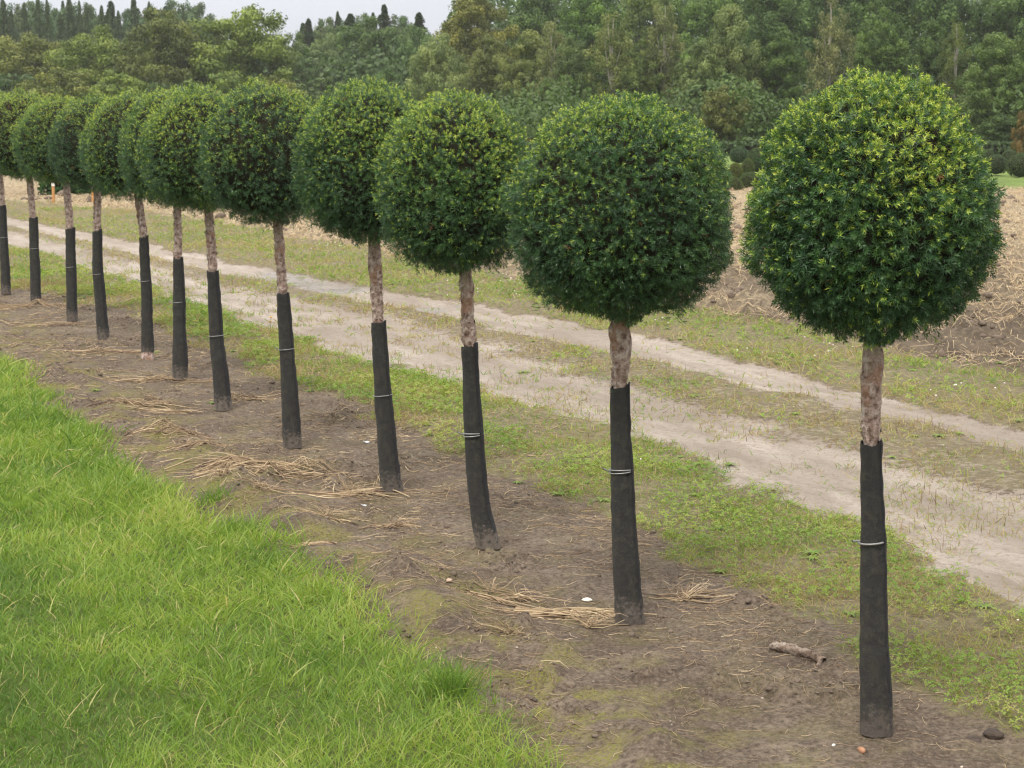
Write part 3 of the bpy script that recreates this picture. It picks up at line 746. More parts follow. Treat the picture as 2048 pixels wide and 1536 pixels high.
def yew(i, T):
    B = onground(*T['b']); z0 = hz(B[0], B[1]); Y0 = B[1]; s = pxm(Y0)
    root = empty('yew_standard' , (B[0], B[1], z0)); O = np.array([B[0], B[1], z0])
    tag(root, LABELS[i], 'topiary tree', 'row of clipped yew standards')
    sink = -.03
    pts = [np.array(T['b'], float)] + [np.array(p, float) for p in reversed(T['mid'])] + [np.array(T['st'], float), np.array(T['cb'], float)]
    W3 = [atdepth(p[0], p[1], Y0) - O for p in pts]
    W3[0] = np.array([0, 0, sink])
    rad_s = lambda z, zt_: np.interp(z, [0, .12 * zt_, zt_], [T['wb'] / 2 / s, T['wb'] / 2 / s * .93, T['wt'] / 2 / s])
    zst = W3[-2][2]
    # sleeve
    pth = [p.copy() for p in W3[:-1]]
    if i == 7: pth[0] = np.array([0, 0, (720 - 703) / s])
    else: pth[0] = np.array([0, 0, .004])
    pth = np.array(pth)
    R = np.array([rad_s(p[2], zst) for p in pth])
    w1, w2, w3 = Wob(50 + i, 26), Wob(80 + i, 85), Wob(95 + i, 190)
    V, F, P, RR, th = loft(pth, R, 56, [(w1, .0016), (w2, .0009), (w3, .0004)], flat=.9)
    # overlapping seam: one side of the cloth lies over the other
    side = ((th - (5.45 + .15 * math.sin(i * 2.1))) % (2 * np.pi)) / (2 * np.pi)
    ctr = np.repeat(P, 56, 0); out = norm(V - ctr)
    V = V + out * (.0011 * np.sin(V[:, 2] * 70 + 3 * np.sin(th + i)) * np.clip(w3(V * .1) + .4, 0, 1))[:, None]
    V = V + out * (.0085 * (1 - side) ** 4 * (1 + .4 * np.sin(V[:, 2] * 14 + i)))[:, None]
    # uneven top rim
    tv = (V[:, 2] - pth[0][2]) / (pth[-1][2] - pth[0][2]); V[:, 2] += np.where(tv > .97, .005 * np.sin(th * 1.0 + i) + .012 * (side < .14) + .0014 * np.sin(th * 5 + i * 3) + .001 * np.sin(th * 17), 0)
    dirty = {2: 1.0, 4: .8, 5: 1.0, 0: .55, 1: .65, 3: .6}.get(i, .75)
    k = np.array([-1.6 * V[:, 0].mean()])
    # inner face so the open top shows thickness
    Vi = V - out * .003
    Vall = np.concatenate([V, Vi]); Fi = F[:, ::-1] + len(V)
    idx = np.arange(60 * 56).reshape(60, 56); top, bot = idx[-1], idx[0]
    rim = np.stack([top, np.roll(top, -1), np.roll(top, -1) + len(V), top + len(V)], 1)
    Fall = np.concatenate([F, Fi, rim])
    hgt = Vall[:, 2].copy(); ang = np.tile(th, 2)
    sl_ = build('trunk_sleeve', Vall, Fall, M_sleeve, root, {'hgt': hgt, 'ang': ang, 'flap': np.tile(sstep(.22, .16, side), 2), 'dirty': np.full(len(Vall), dirty)}, smooth=True)
    # stem: runs inside the sleeve and up into the crown
    cz = atdepth(T['cx'], T['wy'], Y0) - O
    pt = np.array(W3[:-1] + [W3[-1], W3[-1] * .35 + cz * .65])
    rs = T['ws'] / 2 / s
    Rt = np.array([max(rad_s(p[2], zst) * .68, rs) if j < len(pt) - 2 else rs for j, p in enumerate(pt)])
    Rt = np.minimum(Rt, np.array([rad_s(max(p[2], 0), zst) * .68 if p[2] < zst + .01 else 9 for p in pt]))
    Rt[-2] = rs * .98; Rt[-1] = rs * .5
    ks = len(pt) - 3                                            # the point at the sleeve's rim
    pt = np.insert(pt, ks + 1, pt[ks] + np.array([0, 0, .022]), 0); Rt = np.insert(Rt, ks + 1, rs)
    if i == 7:
        pt = np.insert(pt, 1, np.array([0, 0, .035]), 0); Rt = np.insert(Rt, 1, 12.5 / s); Rt[0] = 14 / s; pt = np.insert(pt, 2, np.array([0, 0, .085]), 0); Rt = np.insert(Rt, 2, 8.5 / s); Rt[3] = 8 / s
    bw, bw2, bw3 = Wob(110 + i, 45), Wob(130 + i, 120), Wob(170 + i, 16)
    V, F, P, RR, th = loft(pt, Rt, 36, None)
    ctr = np.repeat(P, 36, 0); out = V - ctr; out[:, 2] = 0; out = norm(out)
    vis = sstep(zst + .002, zst + .03, V[:, 2]) * (1 - .6 * sstep(W3[-1][2] - .06, W3[-1][2], V[:, 2]))
    lump = np.clip(bw(V * np.array([1, 1, .8])), 0, 2) * .0050 + np.clip(bw2(V), -.2, 2) * .0028 + bw3(V) * .0022
    if i in (1, 2): lump = lump * 1.7
    V = V + out * (lump * vis)[:, None]
    Vt, Ft = V, F
    # peeling flakes of bark
    r = np.random.default_rng(400 + i)
    nf = 90; zz = r.uniform(zst + .01, W3[-1][2], nf); an = r.uniform(0, 6.28, nf)
    cx_ = np.interp(zz, P[:, 2], P[:, 0]); cy_ = np.interp(zz, P[:, 2], P[:, 1])
    o_ = np.stack([np.cos(an), np.sin(an), np.zeros(nf)], 1); base = np.stack([cx_, cy_, zz], 1) + o_ * (rs * 1.03)
    tang = np.stack([-np.sin(an), np.cos(an), np.zeros(nf)], 1)
    Vf, Ff, kk, _ = ribbons(base, o_ * .12 + np.array([0, 0, 1.]) * r.choice([-1, 1], nf)[:, None] + tang * r.normal(size=(nf, 1)) * .8, r.uniform(.007, .022, nf), r.uniform(.008, .018, nf), o_ * .28, tang, 2, .4)
    V, F, _ = merge([(Vt, Ft, {}), (Vf, Ff, {})])
    build('trunk', V, F, M_bark, root, smooth=True)
    # wire tie with its twisted end
    tp = atdepth(np.interp(T['tie'], sorted([T['st'][1], T['b'][1]]), [T['st'][0], T['b'][0]]), T['tie'], Y0) - O
    cx_ = np.interp(tp[2], pth[:, 2], pth[:, 0]); cy_ = np.interp(tp[2], pth[:, 2], pth[:, 1])
    rr = rad_s(tp[2], zst) + .0045
    th = np.linspace(0, 2 * np.pi, 33)
    rings = []
    for dz, ph in ((0, .2), (.007, 1.4)) if i in (1, 2) else ((0, .2),):
        rings.append(np.stack([cx_ + rr * np.cos(th), cy_ + rr * .93 * np.sin(th), tp[2] + dz + .004 * np.cos(th + ph)], 1))
    parts = [tubes(np.array([q]), np.full((1, 33), .0021 if i else .003), 6) for q in rings]
    if i not in (3, 5):
        end = np.linspace(0, 1, 8)
        q = np.stack([cx_ - rr - end * .022, cy_ - .006 - end * .01 + 0 * end, tp[2] + .003 + .012 * end ** 1.5 * (1 if i % 3 else .2) + .002 * np.sin(end * 20)], 1)
        parts.append(tubes(np.array([q]), np.full((1, 8), .0028), 6))
    V, F, _ = merge([(a, b, {}) for a, b, c in parts])
    build('tie', V, F, M_wire, root, smooth=True)
    # crown
    near = i < 4
    zt_, zb_ = (atdepth(T['cx'], T['top'], Y0) - O)[2], (atdepth(T['cx'], T['bot'], Y0) - O)[2]
    nsp, nd, size = ((17000, 15, .0275) if i == 0 else (20000, 13, .0235) if i == 1 else (15000, 12, .0255) if i < 4 else (9500, 10, .030) if i < 7 else (7500, 8, .034))
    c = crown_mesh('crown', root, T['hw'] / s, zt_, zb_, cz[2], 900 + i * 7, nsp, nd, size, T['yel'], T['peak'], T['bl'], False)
    c.location = (cz[0], cz[1], 0)
    c.rotation_euler[2] = i * .7
for i, T in enumerate(TREES): yew(i, T)

# ------------------------------------------------------------------ heaps of straw between the yews
def heap(name, label, px, ex, ey, nst, hgt, Lr, az0=0.0, spread=.45, roots=(), seed=0, tone=.55):
    """px centre pixel, ex / ey half extents in metres, nst stalks, hgt heap height"""
    r = np.random.default_rng(seed); c = onground(*px)
    o = empty_loc = np.array([c[0], c[1], hz(c[0], c[1])])
    n = nst
    x = c[0] + np.clip(r.normal(size=n) * .55, -1.3, 1.3) * ex - .25 * Lr; y = c[1] + np.clip(r.normal(size=n) * .55, -1.3, 1.3) * ey
    az = az0 + r.normal(size=n) * spread + np.pi * (r.random(n) < .5)
    L = np.where(r.random(n) < .35, r.uniform(.12, .4, n), r.uniform(.4, 1.1, n)) * Lr; xs = x - np.cos(az) * L * .5 + .25 * Lr; ys = y - np.sin(az) * L * .5
    ql = np.clip(1 - ((x - c[0]) / (ex * 1.2)) ** 2 - ((y - c[1]) / (ey * 1.2)) ** 2, 0, 1)
    global rng; keep = rng; rng = r
    P = [strands(xs, ys, L, r.uniform(.0014, .0038, n), np.clip(r.normal(tone - .12, .28, n), 0, 1), z=hgt * .7 * ql * r.random(n), wig=.13, az=az, k=5, lift=r.uniform(0, .10, n) * (r.random(n) < .3))]
    for (rx, ry, cnt) in roots:                                  # tufts of splayed roots / stem bases
        q = onground(rx, ry); m_ = cnt; aa = r.uniform(0, 6.28) + r.normal(size=m_) * .9
        P.append(strands(np.full(m_, q[0]) + r.normal(size=m_) * .01, np.full(m_, q[1]) + r.normal(size=m_) * .01, r.uniform(.06, .17, m_), r.uniform(.0010, .0022, m_), np.clip(r.normal(.5, .2, m_), 0, 1),
                         z=r.uniform(0, .03, m_), wig=.5, az=aa, k=5, lift=r.uniform(0, .35, m_)))
    rng = keep
    V, F, A = merge(P)
    ob = build(name, V - o, F, M_dry, attrs=A, loc=o)
    tag(ob, label, 'straw heap', 'heaps of dry straw between the yews')
    return ob
heap('straw_heap', 'largest heap of tangled tan straw, lying on bare soil left of the fourth yew stem', (520,950), .27, .17, 330, .055, .34, 0, .5, [(450,975,30),(520,990,26),(480,930,20)], 1, .62)
heap('straw_heap', 'thin drift of long straw reaching the foot of the fourth yew from the left', (705,990), .20, .05, 70, .03, .36, -.15, .25, [(700,980,22),(735,1000,16)], 2, .6)
heap('straw_heap', 'bundle of long bent stalks against the left foot of the second yew', (1130,1232), .17, .045, 75, .03, .34, -.12, .28, [(1180,1258,40),(1015,1275,26),(1040,1200,18)], 3, .68)
heap('straw_heap', 'a few stalks fanning out over a dark clod, left of the second yew', (1000,1210), .10, .04, 22, .04, .26, -.5, .35, [(985,1195,16)], 4, .55)
heap('straw_heap', 'small root clump with stalks fanning both ways, below the largest heap', (655,1052), .09, .03, 20, .02, .22, -.05, .3, [(650,1047,22)], 5, .5)
heap('straw_heap', 'small root clump halfway between the third yew and the grass', (775,1062), .06, .03, 14, .02, .18, .1, .5, [(790,1060,22)], 6, .5)
heap('straw_heap', 'short thin straw scraps at the grass edge, below the small root clumps', (630,1098), .09, .02, 22, .01, .16, 0, .2, [], 7, .55)
heap('straw_heap', 'flat band of greyish stalks beside the grass, between the fifth and sixth yews', (340,880), .15, .04, 50, .03, .28, .05, .3, [(330,882,14)], 8, .45)
heap('straw_heap', 'small heap of dark stalks just above the largest heap, near the grass', (385,903), .09, .04, 26, .03, .2, .2, .5, [(375,900,16)], 9, .35)
heap('straw_heap', 'stalks and roots piled on a mound left of the sixth yew', (300,815), .26, .08, 80, .05, .32, .0, .35, [(260,820,20),(310,800,16)], 10, .45)
heap('straw_heap', 'bright bundle of straight stalks lying left of the sixth yew foot', (335,826), .14, .02, 28, .02, .34, -.08, .15, [], 11, .8)
heap('straw_heap', 'straw drift at the left foot of the seventh yew', (300,762), .28, .05, 60, .03, .34, 0, .3, [(300,750,14)], 12, .5)
heap('straw_heap', 'thin straw drift left of the eighth yew', (205,705), .26, .06, 60, .02, .38, 0, .3, [(205,705,14)], 13, .55)
heap('straw_heap', 'straw drift round the foot of the second yew from the left edge', (60,616), .36, .10, 90, .04, .4, 0, .35, [(90,600,16)], 14, .6)
heap('straw_heap', 'curved stalks just right of the sixth yew foot', (490,802), .11, .03, 26, .02, .26, -.15, .3, [(480,800,20)], 15, .6)
heap('straw_heap', 'long stalks trailing right from the second yew foot', (1370,1200), .15, .03, 16, .008, .36, -.22, .12, [(1370,1202,30)], 16, .55)
heap('straw_heap', 'brown roots and straw left of the tenth yew foot', (110,650), .3, .08, 46, .03, .3, 0, .4, [], 17, .45)

# ------------------------------------------------------------------ odds and ends on the soil
def wood():
    a, b = onground(1540, 1302), onground(1648, 1332)
    k = 34; t = np.linspace(0, 1, k)
    C = a[None] * (1 - t)[:, None] + b[None] * t[:, None]; C[:, 2] = height(C[:, 0], C[:, 1]).max() + .006 + .007 * np.sin(t * 3)
    R = .0115 + .002 * np.sin(t * 5) + .005 * t; R[0] = .006; R[-1] = .012
    V, F, _ = tubes(C[None], R[None], 24)
    V = V + Wob(5, 60)(V)[:, None] * .0028 + (Wob(6, 170)(V)[:, None] * .0022 + Wob(7, 340)(V)[:, None] * .0012) * np.array([.3, 1, 1])
    # broken stub at the right-hand end, pointing down
    q = np.stack([C[-3] + np.array([-.005, -.01, -.006]) * 0, C[-3] + np.array([-.012, -.03, -.012]), C[-3] + np.array([-.03, -.05, -.018])])
    V2, F2, _ = tubes(q[None], np.array([[.009, .007, .003]]), 8)
    V, F, _ = merge([(V, F, {}), (V2, F2, {})])
    m, nt, out = mat('weathered_wood'); n = N(nt); tcn = n('ShaderNodeTexCoord')
    a1 = n.noise(30, 5, tcn.outputs['Object']); a2 = n.noise(120, 5, tcn.outputs['Object'])
    c = n.ramp(a1, [(.32, (.10, .07, .05)), (.5, (.24, .18, .14)), (.62, (.36, .30, .25)), (.70, (.62, .58, .52))])
    c = n.mix(n.mr(a2, .50, .62, 0, .85), c, (.05, .035, .025))
    n.link(n.bsdf(c, .9, .2, a2, .9, .006), out.inputs[0])
    o = C[0].copy()
    tag(build('broken_branch', V - o, F, m, smooth=True, loc=o), 'short weathered piece of branch lying on soil left of the nearest yew', 'branch')
wood()
def rock(name, label, cat, px, S, col, squash=.7, sub=ICO3, seed=1, grp=None):
    c = onground(*px); z = hz(c[0], c[1])
    V, F, _ = rocks(np.zeros((1, 3)), np.array([S]), sub, seed, squash, .16)
    ru = .22 if name == 'soil_clod' else .07
    V = V + (Wob(seed, 2.5 / S)(V) * S * ru + Wob(seed + 9, 7 / S)(V) * S * ru * .5)[:, None] * norm(V)
    tag(build(name, V, F, simple(name + '_skin', col, .75), smooth=True, loc=(c[0], c[1], z + S * squash * .45)), label, cat, grp)
rock('stone', 'cream white knobbly stone on soil left of the second yew foot', 'stone', (1174,1203), .016, (.72, .66, .56), .65, seed=3)
rock('stone', 'small pinkish round stone left of the bundle of bent stalks', 'stone', (899,1190), .0095, (.50, .36, .27), .8, seed=4)
rock('stone', 'orange brick fragment on soil below the nearest yew foot', 'stone', (1723,1508), .012, (.36, .19, .11), .8, seed=5)
rock('stone', 'white pebble left of the nearest yew foot, near the bottom edge', 'stone', (1667,1497), .006, (.75, .74, .70), .7, seed=6)
rock('stone', 'flat orange chip between the second and third yews', 'stone', (1052,1129), .008, (.48, .22, .10), .4, seed=7)
rock('stone', 'pink stone on soil by the straw drift left of the eighth yew', 'stone', (146,704), .014, (.55, .38, .30), .8, seed=8)
rock('soil_clod', 'dark wet lump of soil at the bottom right, right of the nearest yew', 'soil clod', (1985,1478), .026, (.05, .036, .028), .7, seed=9)
rock('soil_clod', 'flat dark lump of soil between the nearest yew and the bottom right lump', 'soil clod', (1948,1484), .022, (.055, .04, .03), .4, seed=10)
def scrap(name, label, px, S, col):
    c = onground(*px); z = hz(c[0], c[1]); r = np.random.default_rng(int(px[0]))
    g = np.linspace(-1, 1, 7); X, Y = np.meshgrid(g, g); Z = .25 + .25 * np.sin(X * 2.3 + 1) * np.cos(Y * 3) + r.normal(size=X.shape) * .06
    V = np.stack([X * S, Y * S * .5, (Z + .25) * S], -1).reshape(-1, 3)
    idx = np.arange(49).reshape(7, 7); F = np.stack([idx[:-1, :-1], idx[:-1, 1:], idx[1:, 1:], idx[1:, :-1]], -1).reshape(-1, 4)
    V2 = np.concatenate([V, V + np.array([0, 0, .0012])])
    tag(build(name, V2, np.concatenate([F[:, ::-1], F + 49]), simple(name + '_paper', col, .6), smooth=True, loc=(c[0], c[1], z)), label, 'litter')
scrap('paper_scrap', 'small crumpled white scrap left of the fourth yew, halfway up its sleeve', (733,888), .016, (.65, .68, .75))
scrap('paper_scrap', 'crumpled greyish white scrap on soil below the straw drift', (728,1024), .013, (.55, .56, .60))
# yellow flower at the edge of the near rut
def yellow_flower():
    c = onground(541, 662); z = hz(c[0], c[1]); root = empty('yellow_flower', (c[0], c[1], z))
    tag(root, 'small yellow dandelion flowers at the edge of the near rut, behind the fifth yew', 'flower')
    for dx, dz in ((-.004, .07), (.006, .105)):
        q = np.array([[[dx * .3, 0, 0], [dx * .7, 0, dz * .6], [dx, 0, dz]]])
        V, F, _ = tubes(q, np.full((1, 3), .0018), 5); build('stem', V, F, M_weed, root, {'tint': np.full(len(V), .3)})
        k = 22; az = np.linspace(0, 6.28, k); D = np.stack([np.cos(az), np.sin(az), np.full(k, .5)], 1)
        V, F, kk, _ = ribbons(np.tile([dx, 0, dz], (k, 1)), D, np.full(k, .017), np.full(k, .007), np.zeros((k, 3)), None, 2)
        build('petals', V, F, simple('dandelion_petals', (.80, .50, .03), .6), root)
yellow_flower()
# tall grass tufts standing on the edge of the lawn
def tuft(px, n, L, seed, label):
    global rng; keep = rng; rng = np.random.default_rng(seed)
    c = onground(*px); x = c[0] + rng.normal(size=n) * .045; y = c[1] + rng.normal(size=n) * .045
    V, F, A = blades(x, y, rng.uniform(.6, 1.1, n) * L, rng.uniform(.0026, .0042, n), np.abs(rng.normal(.35, .22, n)), np.clip(rng.normal(.22, .14, n), 0, .6), .35, seg=4)
    rng = keep
    o = np.array([c[0], c[1], hz(c[0], c[1])])
    tag(build('grass_tuft', V - o, F, M_lawn, attrs=A, loc=o), label, 'grass tuft', 'darker grass tufts on the lawn edge')
tuft((905,1400), 210, .15, 1, 'dark green grass tuft on the lawn edge, nearest the bottom edge')
tuft((425,1012), 130, .11, 2, 'dark green grass tuft on the lawn edge just below the largest straw heap')
tuft((485,1068), 90, .09, 3, 'smaller green tuft on the lawn edge between the straw heap and the root clumps')

# ------------------------------------------------------------------ the far edge: hedges, ball shrubs, stakes
def leafcards(P, Nn, S, tint, r):
    n = len(P); a = norm(np.cross(Nn, r.normal(size=(n, 3)))); b = np.cross(norm(Nn), a)
    S = S[:, None]
    V = np.stack([P - a * S, P + b * S * .6, P + a * S, P - b * S * .6], 1).reshape(-1, 3)
    return V, np.arange(len(V)).reshape(-1, 4), {'tint': np.repeat(tint, 4)}
M_shrub = leafy('shrub_leaves', [(0, (.03, .05, .022)), (.5, (.055, .09, .035)), (1, (.11, .14, .05))], .25, .55, .3, objcol=True)
def shrub_mesh(seed, n=5200):
    r = np.random.default_rng(seed); d = norm(r.normal(size=(n, 3))); d[:, 2] = np.where(d[:, 2] < -.75, -d[:, 2], d[:, 2])
    P = d * (1 + Wob(seed, 7)(d) * .04 - r.random(n) ** 2 * .16)[:, None]
    V, F, A = leafcards(P, d + r.normal(size=(n, 3)) * .6, r.uniform(.03, .055, n), np.clip(.5 + r.normal(size=n) * .22, 0, 1), r)
    V0, F0 = ICO2
    return V, F, A
SHV = [shrub_mesh(s) for s in (1, 2)]
SH_ME = []
for V, F, A in SHV:
    o = build('crown', V, F, M_shrub, attrs=A); SH_ME.append(o.data); bpy.data.objects.remove(o)
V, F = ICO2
o = build('shade_core', V * .86, F, M_shade_core, smooth=True); SH_IN = o.data; bpy.data.objects.remove(o)  # solid ball, its dark colour stands for the shade behind the leaves
def ball_shrub(px, Y, hw, top, label, col, k=0):
    """px x of centre, depth, half width px, top y px"""
    s = pxm(Y); zt = atdepth(px, top, Y)[2]; x = atdepth(px, top, Y)[0]; R = hw / s
    root = empty('ball_shrub', (x, Y, 0)); tag(root, label, 'shrub', 'clipped ball shrubs beyond the field')
    for nm, me in (('crown', SH_ME[k % 2]), ('shade_core', SH_IN)):
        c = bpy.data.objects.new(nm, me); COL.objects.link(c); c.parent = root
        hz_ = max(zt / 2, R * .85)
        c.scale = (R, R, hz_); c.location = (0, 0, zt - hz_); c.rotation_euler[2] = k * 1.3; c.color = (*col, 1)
GR, BL = (1.0, 1.0, .9), (.75, 1.0, 1.0)
ball_shrub(2045, 43, 31, 306, 'large dark ball shrub cut by the right edge, on the far grass', GR, 0)
ball_shrub(1993, 44, 24, 309, 'dark ball shrub left of the one at the right edge', (.9, .95, 1), 1)
ball_shrub(1955, 46, 22, 303, 'ball shrub just showing behind the nearest yew crown on its right', GR, 2)
ball_shrub(1921, 45, 20, 312, 'ball shrub peeping out right of the nearest yew crown', GR, 3)
for j, (px_, Y_, hw_, tp_) in enumerate([(2020,52,16,299),(1975,53,16,298),(2095,44,30,305)]):
    ball_shrub(px_, Y_, hw_, tp_, ['small ball shrub in the second row, near the right edge', 'small ball shrub in the second row, further from the right edge', 'ball shrub beyond the right edge of the view'][j], (.9, .95, .8), j + 4)
ball_shrub(1479, 52, 20, 294, 'round bluish green ball shrub seen through the gap between the two nearest crowns', BL, 5)
ball_shrub(1471, 40, 16, 326, 'lower yellowish ball shrub in the gap between the two nearest crowns', (1.5, 1.2, .5), 6)
ball_shrub(1496, 42, 15, 316, 'olive ball shrub on the right in the gap between the two nearest crowns', (1.2, 1.15, .7), 7)
ball_shrub(1462, 36, 26, 352, 'low olive ball shrub at the foot of the gap between the two nearest crowns', (1.1, 1.0, .6), 8)
ball_shrub(1500, 37, 24, 344, 'low green ball shrub touching the left side of the nearest crown', (.9, 1.0, .6), 9)
ball_shrub(1514, 45, 22, 296, 'ball shrub half hidden by the left side of the nearest crown', (.8, .95, .7), 10)
def hedge(name, label, x0, x1, Y, depth, top, col, seed, dens=520, size=.05):
    """box hedge from pixel column x0 to x1 at depth Y; top pixel row"""
    r = np.random.default_rng(seed); X0, X1 = atdepth(x0, top, Y)[0], atdepth(x1, top, Y)[0]; H = atdepth(x0, top, Y)[2]
    Lx = X1 - X0; a_f, a_t, a_s = Lx * H, Lx * depth, depth * H
    n = int(dens * (2 * a_f + a_t + 2 * a_s)); pick = r.random(n) * (2 * a_f + a_t + 2 * a_s)
    P = r.random((n, 3)) * np.array([Lx, depth, H]); Nn = np.zeros((n, 3))
    f = pick < a_f; P[f, 1] = 0; Nn[f] = (0, -1, 0)
    b = (pick >= a_f) & (pick < 2 * a_f); P[b, 1] = depth; Nn[b] = (0, 1, 0)
    t = (pick >= 2 * a_f) & (pick < 2 * a_f + a_t); P[t, 2] = H; Nn[t] = (0, 0, 1)
    s_ = pick >= 2 * a_f + a_t; P[s_, 0] = np.where(r.random(s_.sum()) < .5, 0, Lx); Nn[s_] = norm(np.stack([P[s_, 0] - Lx / 2, 0 * P[s_, 0], 0 * P[s_, 0]], 1))
    P = P + Nn * (Wob(seed, 2.2)(P) * .07 + r.normal(size=n) * .03)[:, None]
    V, F, A = leafcards(P, Nn + r.normal(size=(n, 3)) * .6, r.uniform(.6, 1.2, n) * size, np.clip(.45 + r.normal(size=n) * .22, 0, 1), r)
    root = empty('hedge', (X0, Y, 0)); tag(root, label, 'hedge')
    o = build('foliage', V, F, M_shrub, root, A); o.color = (*col, 1)
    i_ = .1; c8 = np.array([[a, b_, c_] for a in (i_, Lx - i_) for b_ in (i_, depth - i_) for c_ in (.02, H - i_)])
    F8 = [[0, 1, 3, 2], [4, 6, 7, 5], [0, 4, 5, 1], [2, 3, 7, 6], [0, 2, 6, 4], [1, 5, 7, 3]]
    build('shade_core', c8, F8, M_shade_core, root)  # plain dark box that paints the shade inside the hedge
    return root
hedge('hedge', 'long low clipped hedge running below the wood on the right', 1380, 2260, 60, 1.4, 287, (.9, 1.0, .85), 21, 260, .07)
hedge('hedge', 'dark green hedge seen under the small crowns at the left, behind the orange stakes', 78, 248, 34.5, 2.2, 318, (.55, .95, .5), 22)
hedge('hedge', 'dark hedge at the left edge beyond the track', -260, 60, 44, 2, 305, (.5, .8, .5), 23)
def stake(px, ytop, ybot, label):
    c = onground(px, ybot); s = pxm(c[1]); H = (ybot - ytop) / s
    root = empty('stake', (c[0], c[1], -.03)); tag(root, label, 'stake', 'orange wooden stakes at the far field corner')
    V, F, _ = tubes(np.array([[[0, 0, 0], [.004, 0, H * .5], [.006, 0, H + .03]]]), np.full((1, 3), .028), 4)
    build('post', V, F, simple('stake_wood', (.50, .26, .10), .7), root)
    V, F, _ = tubes(np.array([[[.006, 0, H + .03], [.006, 0, H + .09]]]), np.array([[.031, .024]]), 4)
    V2 = np.concatenate([V, V[4:8].mean(0, keepdims=True)]); F2 = np.concatenate([F, [[4, 5, 6, 7]]])
    build('cap', V2, F2, simple('stake_cap', (.75, .72, .66), .6), root)
stake(107, 372, 408, 'orange stake with a pale top in front of the dark left hedge')
stake(186, 378, 410, 'orange stake just left of the ninth yew stem, beyond the track')

# ------------------------------------------------------------------ the wood behind: every tree a thing of its own
M_bark2 = simple('forest_bark', (.085, .070, .055), .9, .15, .4, 6)
M_birch = simple('pale_bark', (.34, .31, .27), .85, .2, .35, 9)
def broadleaf(seed, H, R, blobs, nleaf, leaf, low=.12, shape=1.0, droop=0.0, lean=0.0):
    """crown of leaf clumps carried on limbs; returns crown and trunk mesh data. H height, R crown radius"""
    r = np.random.default_rng(seed)
    cz, a = H * (low + (1 - low) / 2), H * (1 - low) / 2
    B = []
    while len(B) < blobs:
        d = r.normal(size=3); d /= np.linalg.norm(d); q = r.random() ** .45
        x, y, z = d * q
        wz = R * (1 - .45 * max(0, z) ** 1.5 * shape)
        B.append((x * wz, y * wz, cz + z * a * .93))
    B = np.array(B); br = r.uniform(.08, .19, blobs) * R * (1.25 if blobs < 70 else 1)
    which = r.choice(blobs, nleaf, p=br ** 2 / (br ** 2).sum())
    d = norm(r.normal(size=(nleaf, 3)) + np.array([0, 0, .25]))
    rad = br[which] * (1.10 - r.random(nleaf) ** 1.8 * .6) * (1 + Wob(seed, 5)(d) * .3)
    P = B[which] + d * rad[:, None] * np.array([1.15, 1.15, .8])
    if droop: P[:, 2] -= droop * r.random(nleaf) ** 2 * br[which]
    tint = np.clip(.5 + r.normal(size=nleaf) * .16 + (r.random(blobs)[which] - .5) * .85, 0, 1)
    V, F, A = leafcards(P, d + r.normal(size=(nleaf, 3)) * .38, r.uniform(.6, 1.25, nleaf) * leaf, tint, r)
    c = build('crown', V, F, M_tree, attrs=A); cm = c.data; bpy.data.objects.remove(c)
    C, Rr = [], []
    zs = np.linspace(0, H * .9, 6); wob_ = r.normal(size=(6, 2)) * .14; wob_[0] = 0
    C.append(np.stack([wob_[:, 0] + lean * zs, wob_[:, 1], zs], 1)); Rr.append(np.linspace(H * .018, .03, 6))
    for j in r.choice(blobs, min(16, blobs), replace=False):
        e = B[j]; z0 = max(H * .15, e[2] * r.uniform(.45, .8)); t = np.linspace(0, 1, 6)[:, None]
        s0 = np.array([np.interp(z0, zs, C[0][:, 0]), np.interp(z0, zs, C[0][:, 1]), z0])
        mid = s0 * .5 + e * .5 + np.array([0, 0, .25 * (e[2] - z0) * -.3]) + r.normal(size=3) * .15
        C.append((1 - t) ** 2 * s0 + 2 * t * (1 - t) * mid + t ** 2 * e); Rr.append(np.linspace(H * .008, .015, 6))
    V, F, _ = tubes(np.array(C), np.array(Rr), 7)
    tk = build('trunk', V, F, M_bark2, smooth=True); tm = tk.data; bpy.data.objects.remove(tk)
    return cm, tm
def conifer(seed, H, R, n=15000):
    r = np.random.default_rng(seed); P, D = [], []
    z = r.random(n) ** .6 * H * .95 + H * .05
    lay = np.floor(z / (H / 26)); rl = R * (1 - z / H) ** .75 * r.uniform(.6, 1.2, 40)[lay.astype(int)] + .06
    bi = np.floor(r.random(n) * 9).astype(int); az = (bi + r.normal(size=n) * .10) * 2 * np.pi / 9 + lay * 2.1; rl = rl * r.uniform(.35, 1.25, (40, 9))[lay.astype(int), bi] + .03
    z = (lay + .5 + (z / (H / 26) - lay - .5) * .95) * (H / 26)
    q = r.random(n) ** .6
    P = np.stack([np.cos(az) * rl * q, np.sin(az) * rl * q, z - q * rl * .35 + r.normal(size=n) * .06], 1)
    V, F, A = leafcards(P, r.normal(size=(n, 3)) * .6 + np.array([0, 0, 1]), r.uniform(.06, .15, n) * (1 - .3 * z / H), np.clip(.35 + r.normal(size=n) * .2, 0, 1), r)
    c = build('crown', V, F, M_tree, attrs=A); cm = c.data; bpy.data.objects.remove(c)
    V, F, _ = tubes(np.array([[[0, 0, 0], [0, 0, H * .5], [0, 0, H]]]), np.array([[H * .014, H * .009, .02]]), 7)
    tk = build('trunk', V, F, M_bark2, smooth=True); tm = tk.data; bpy.data.objects.remove(tk)
    return cm, tm
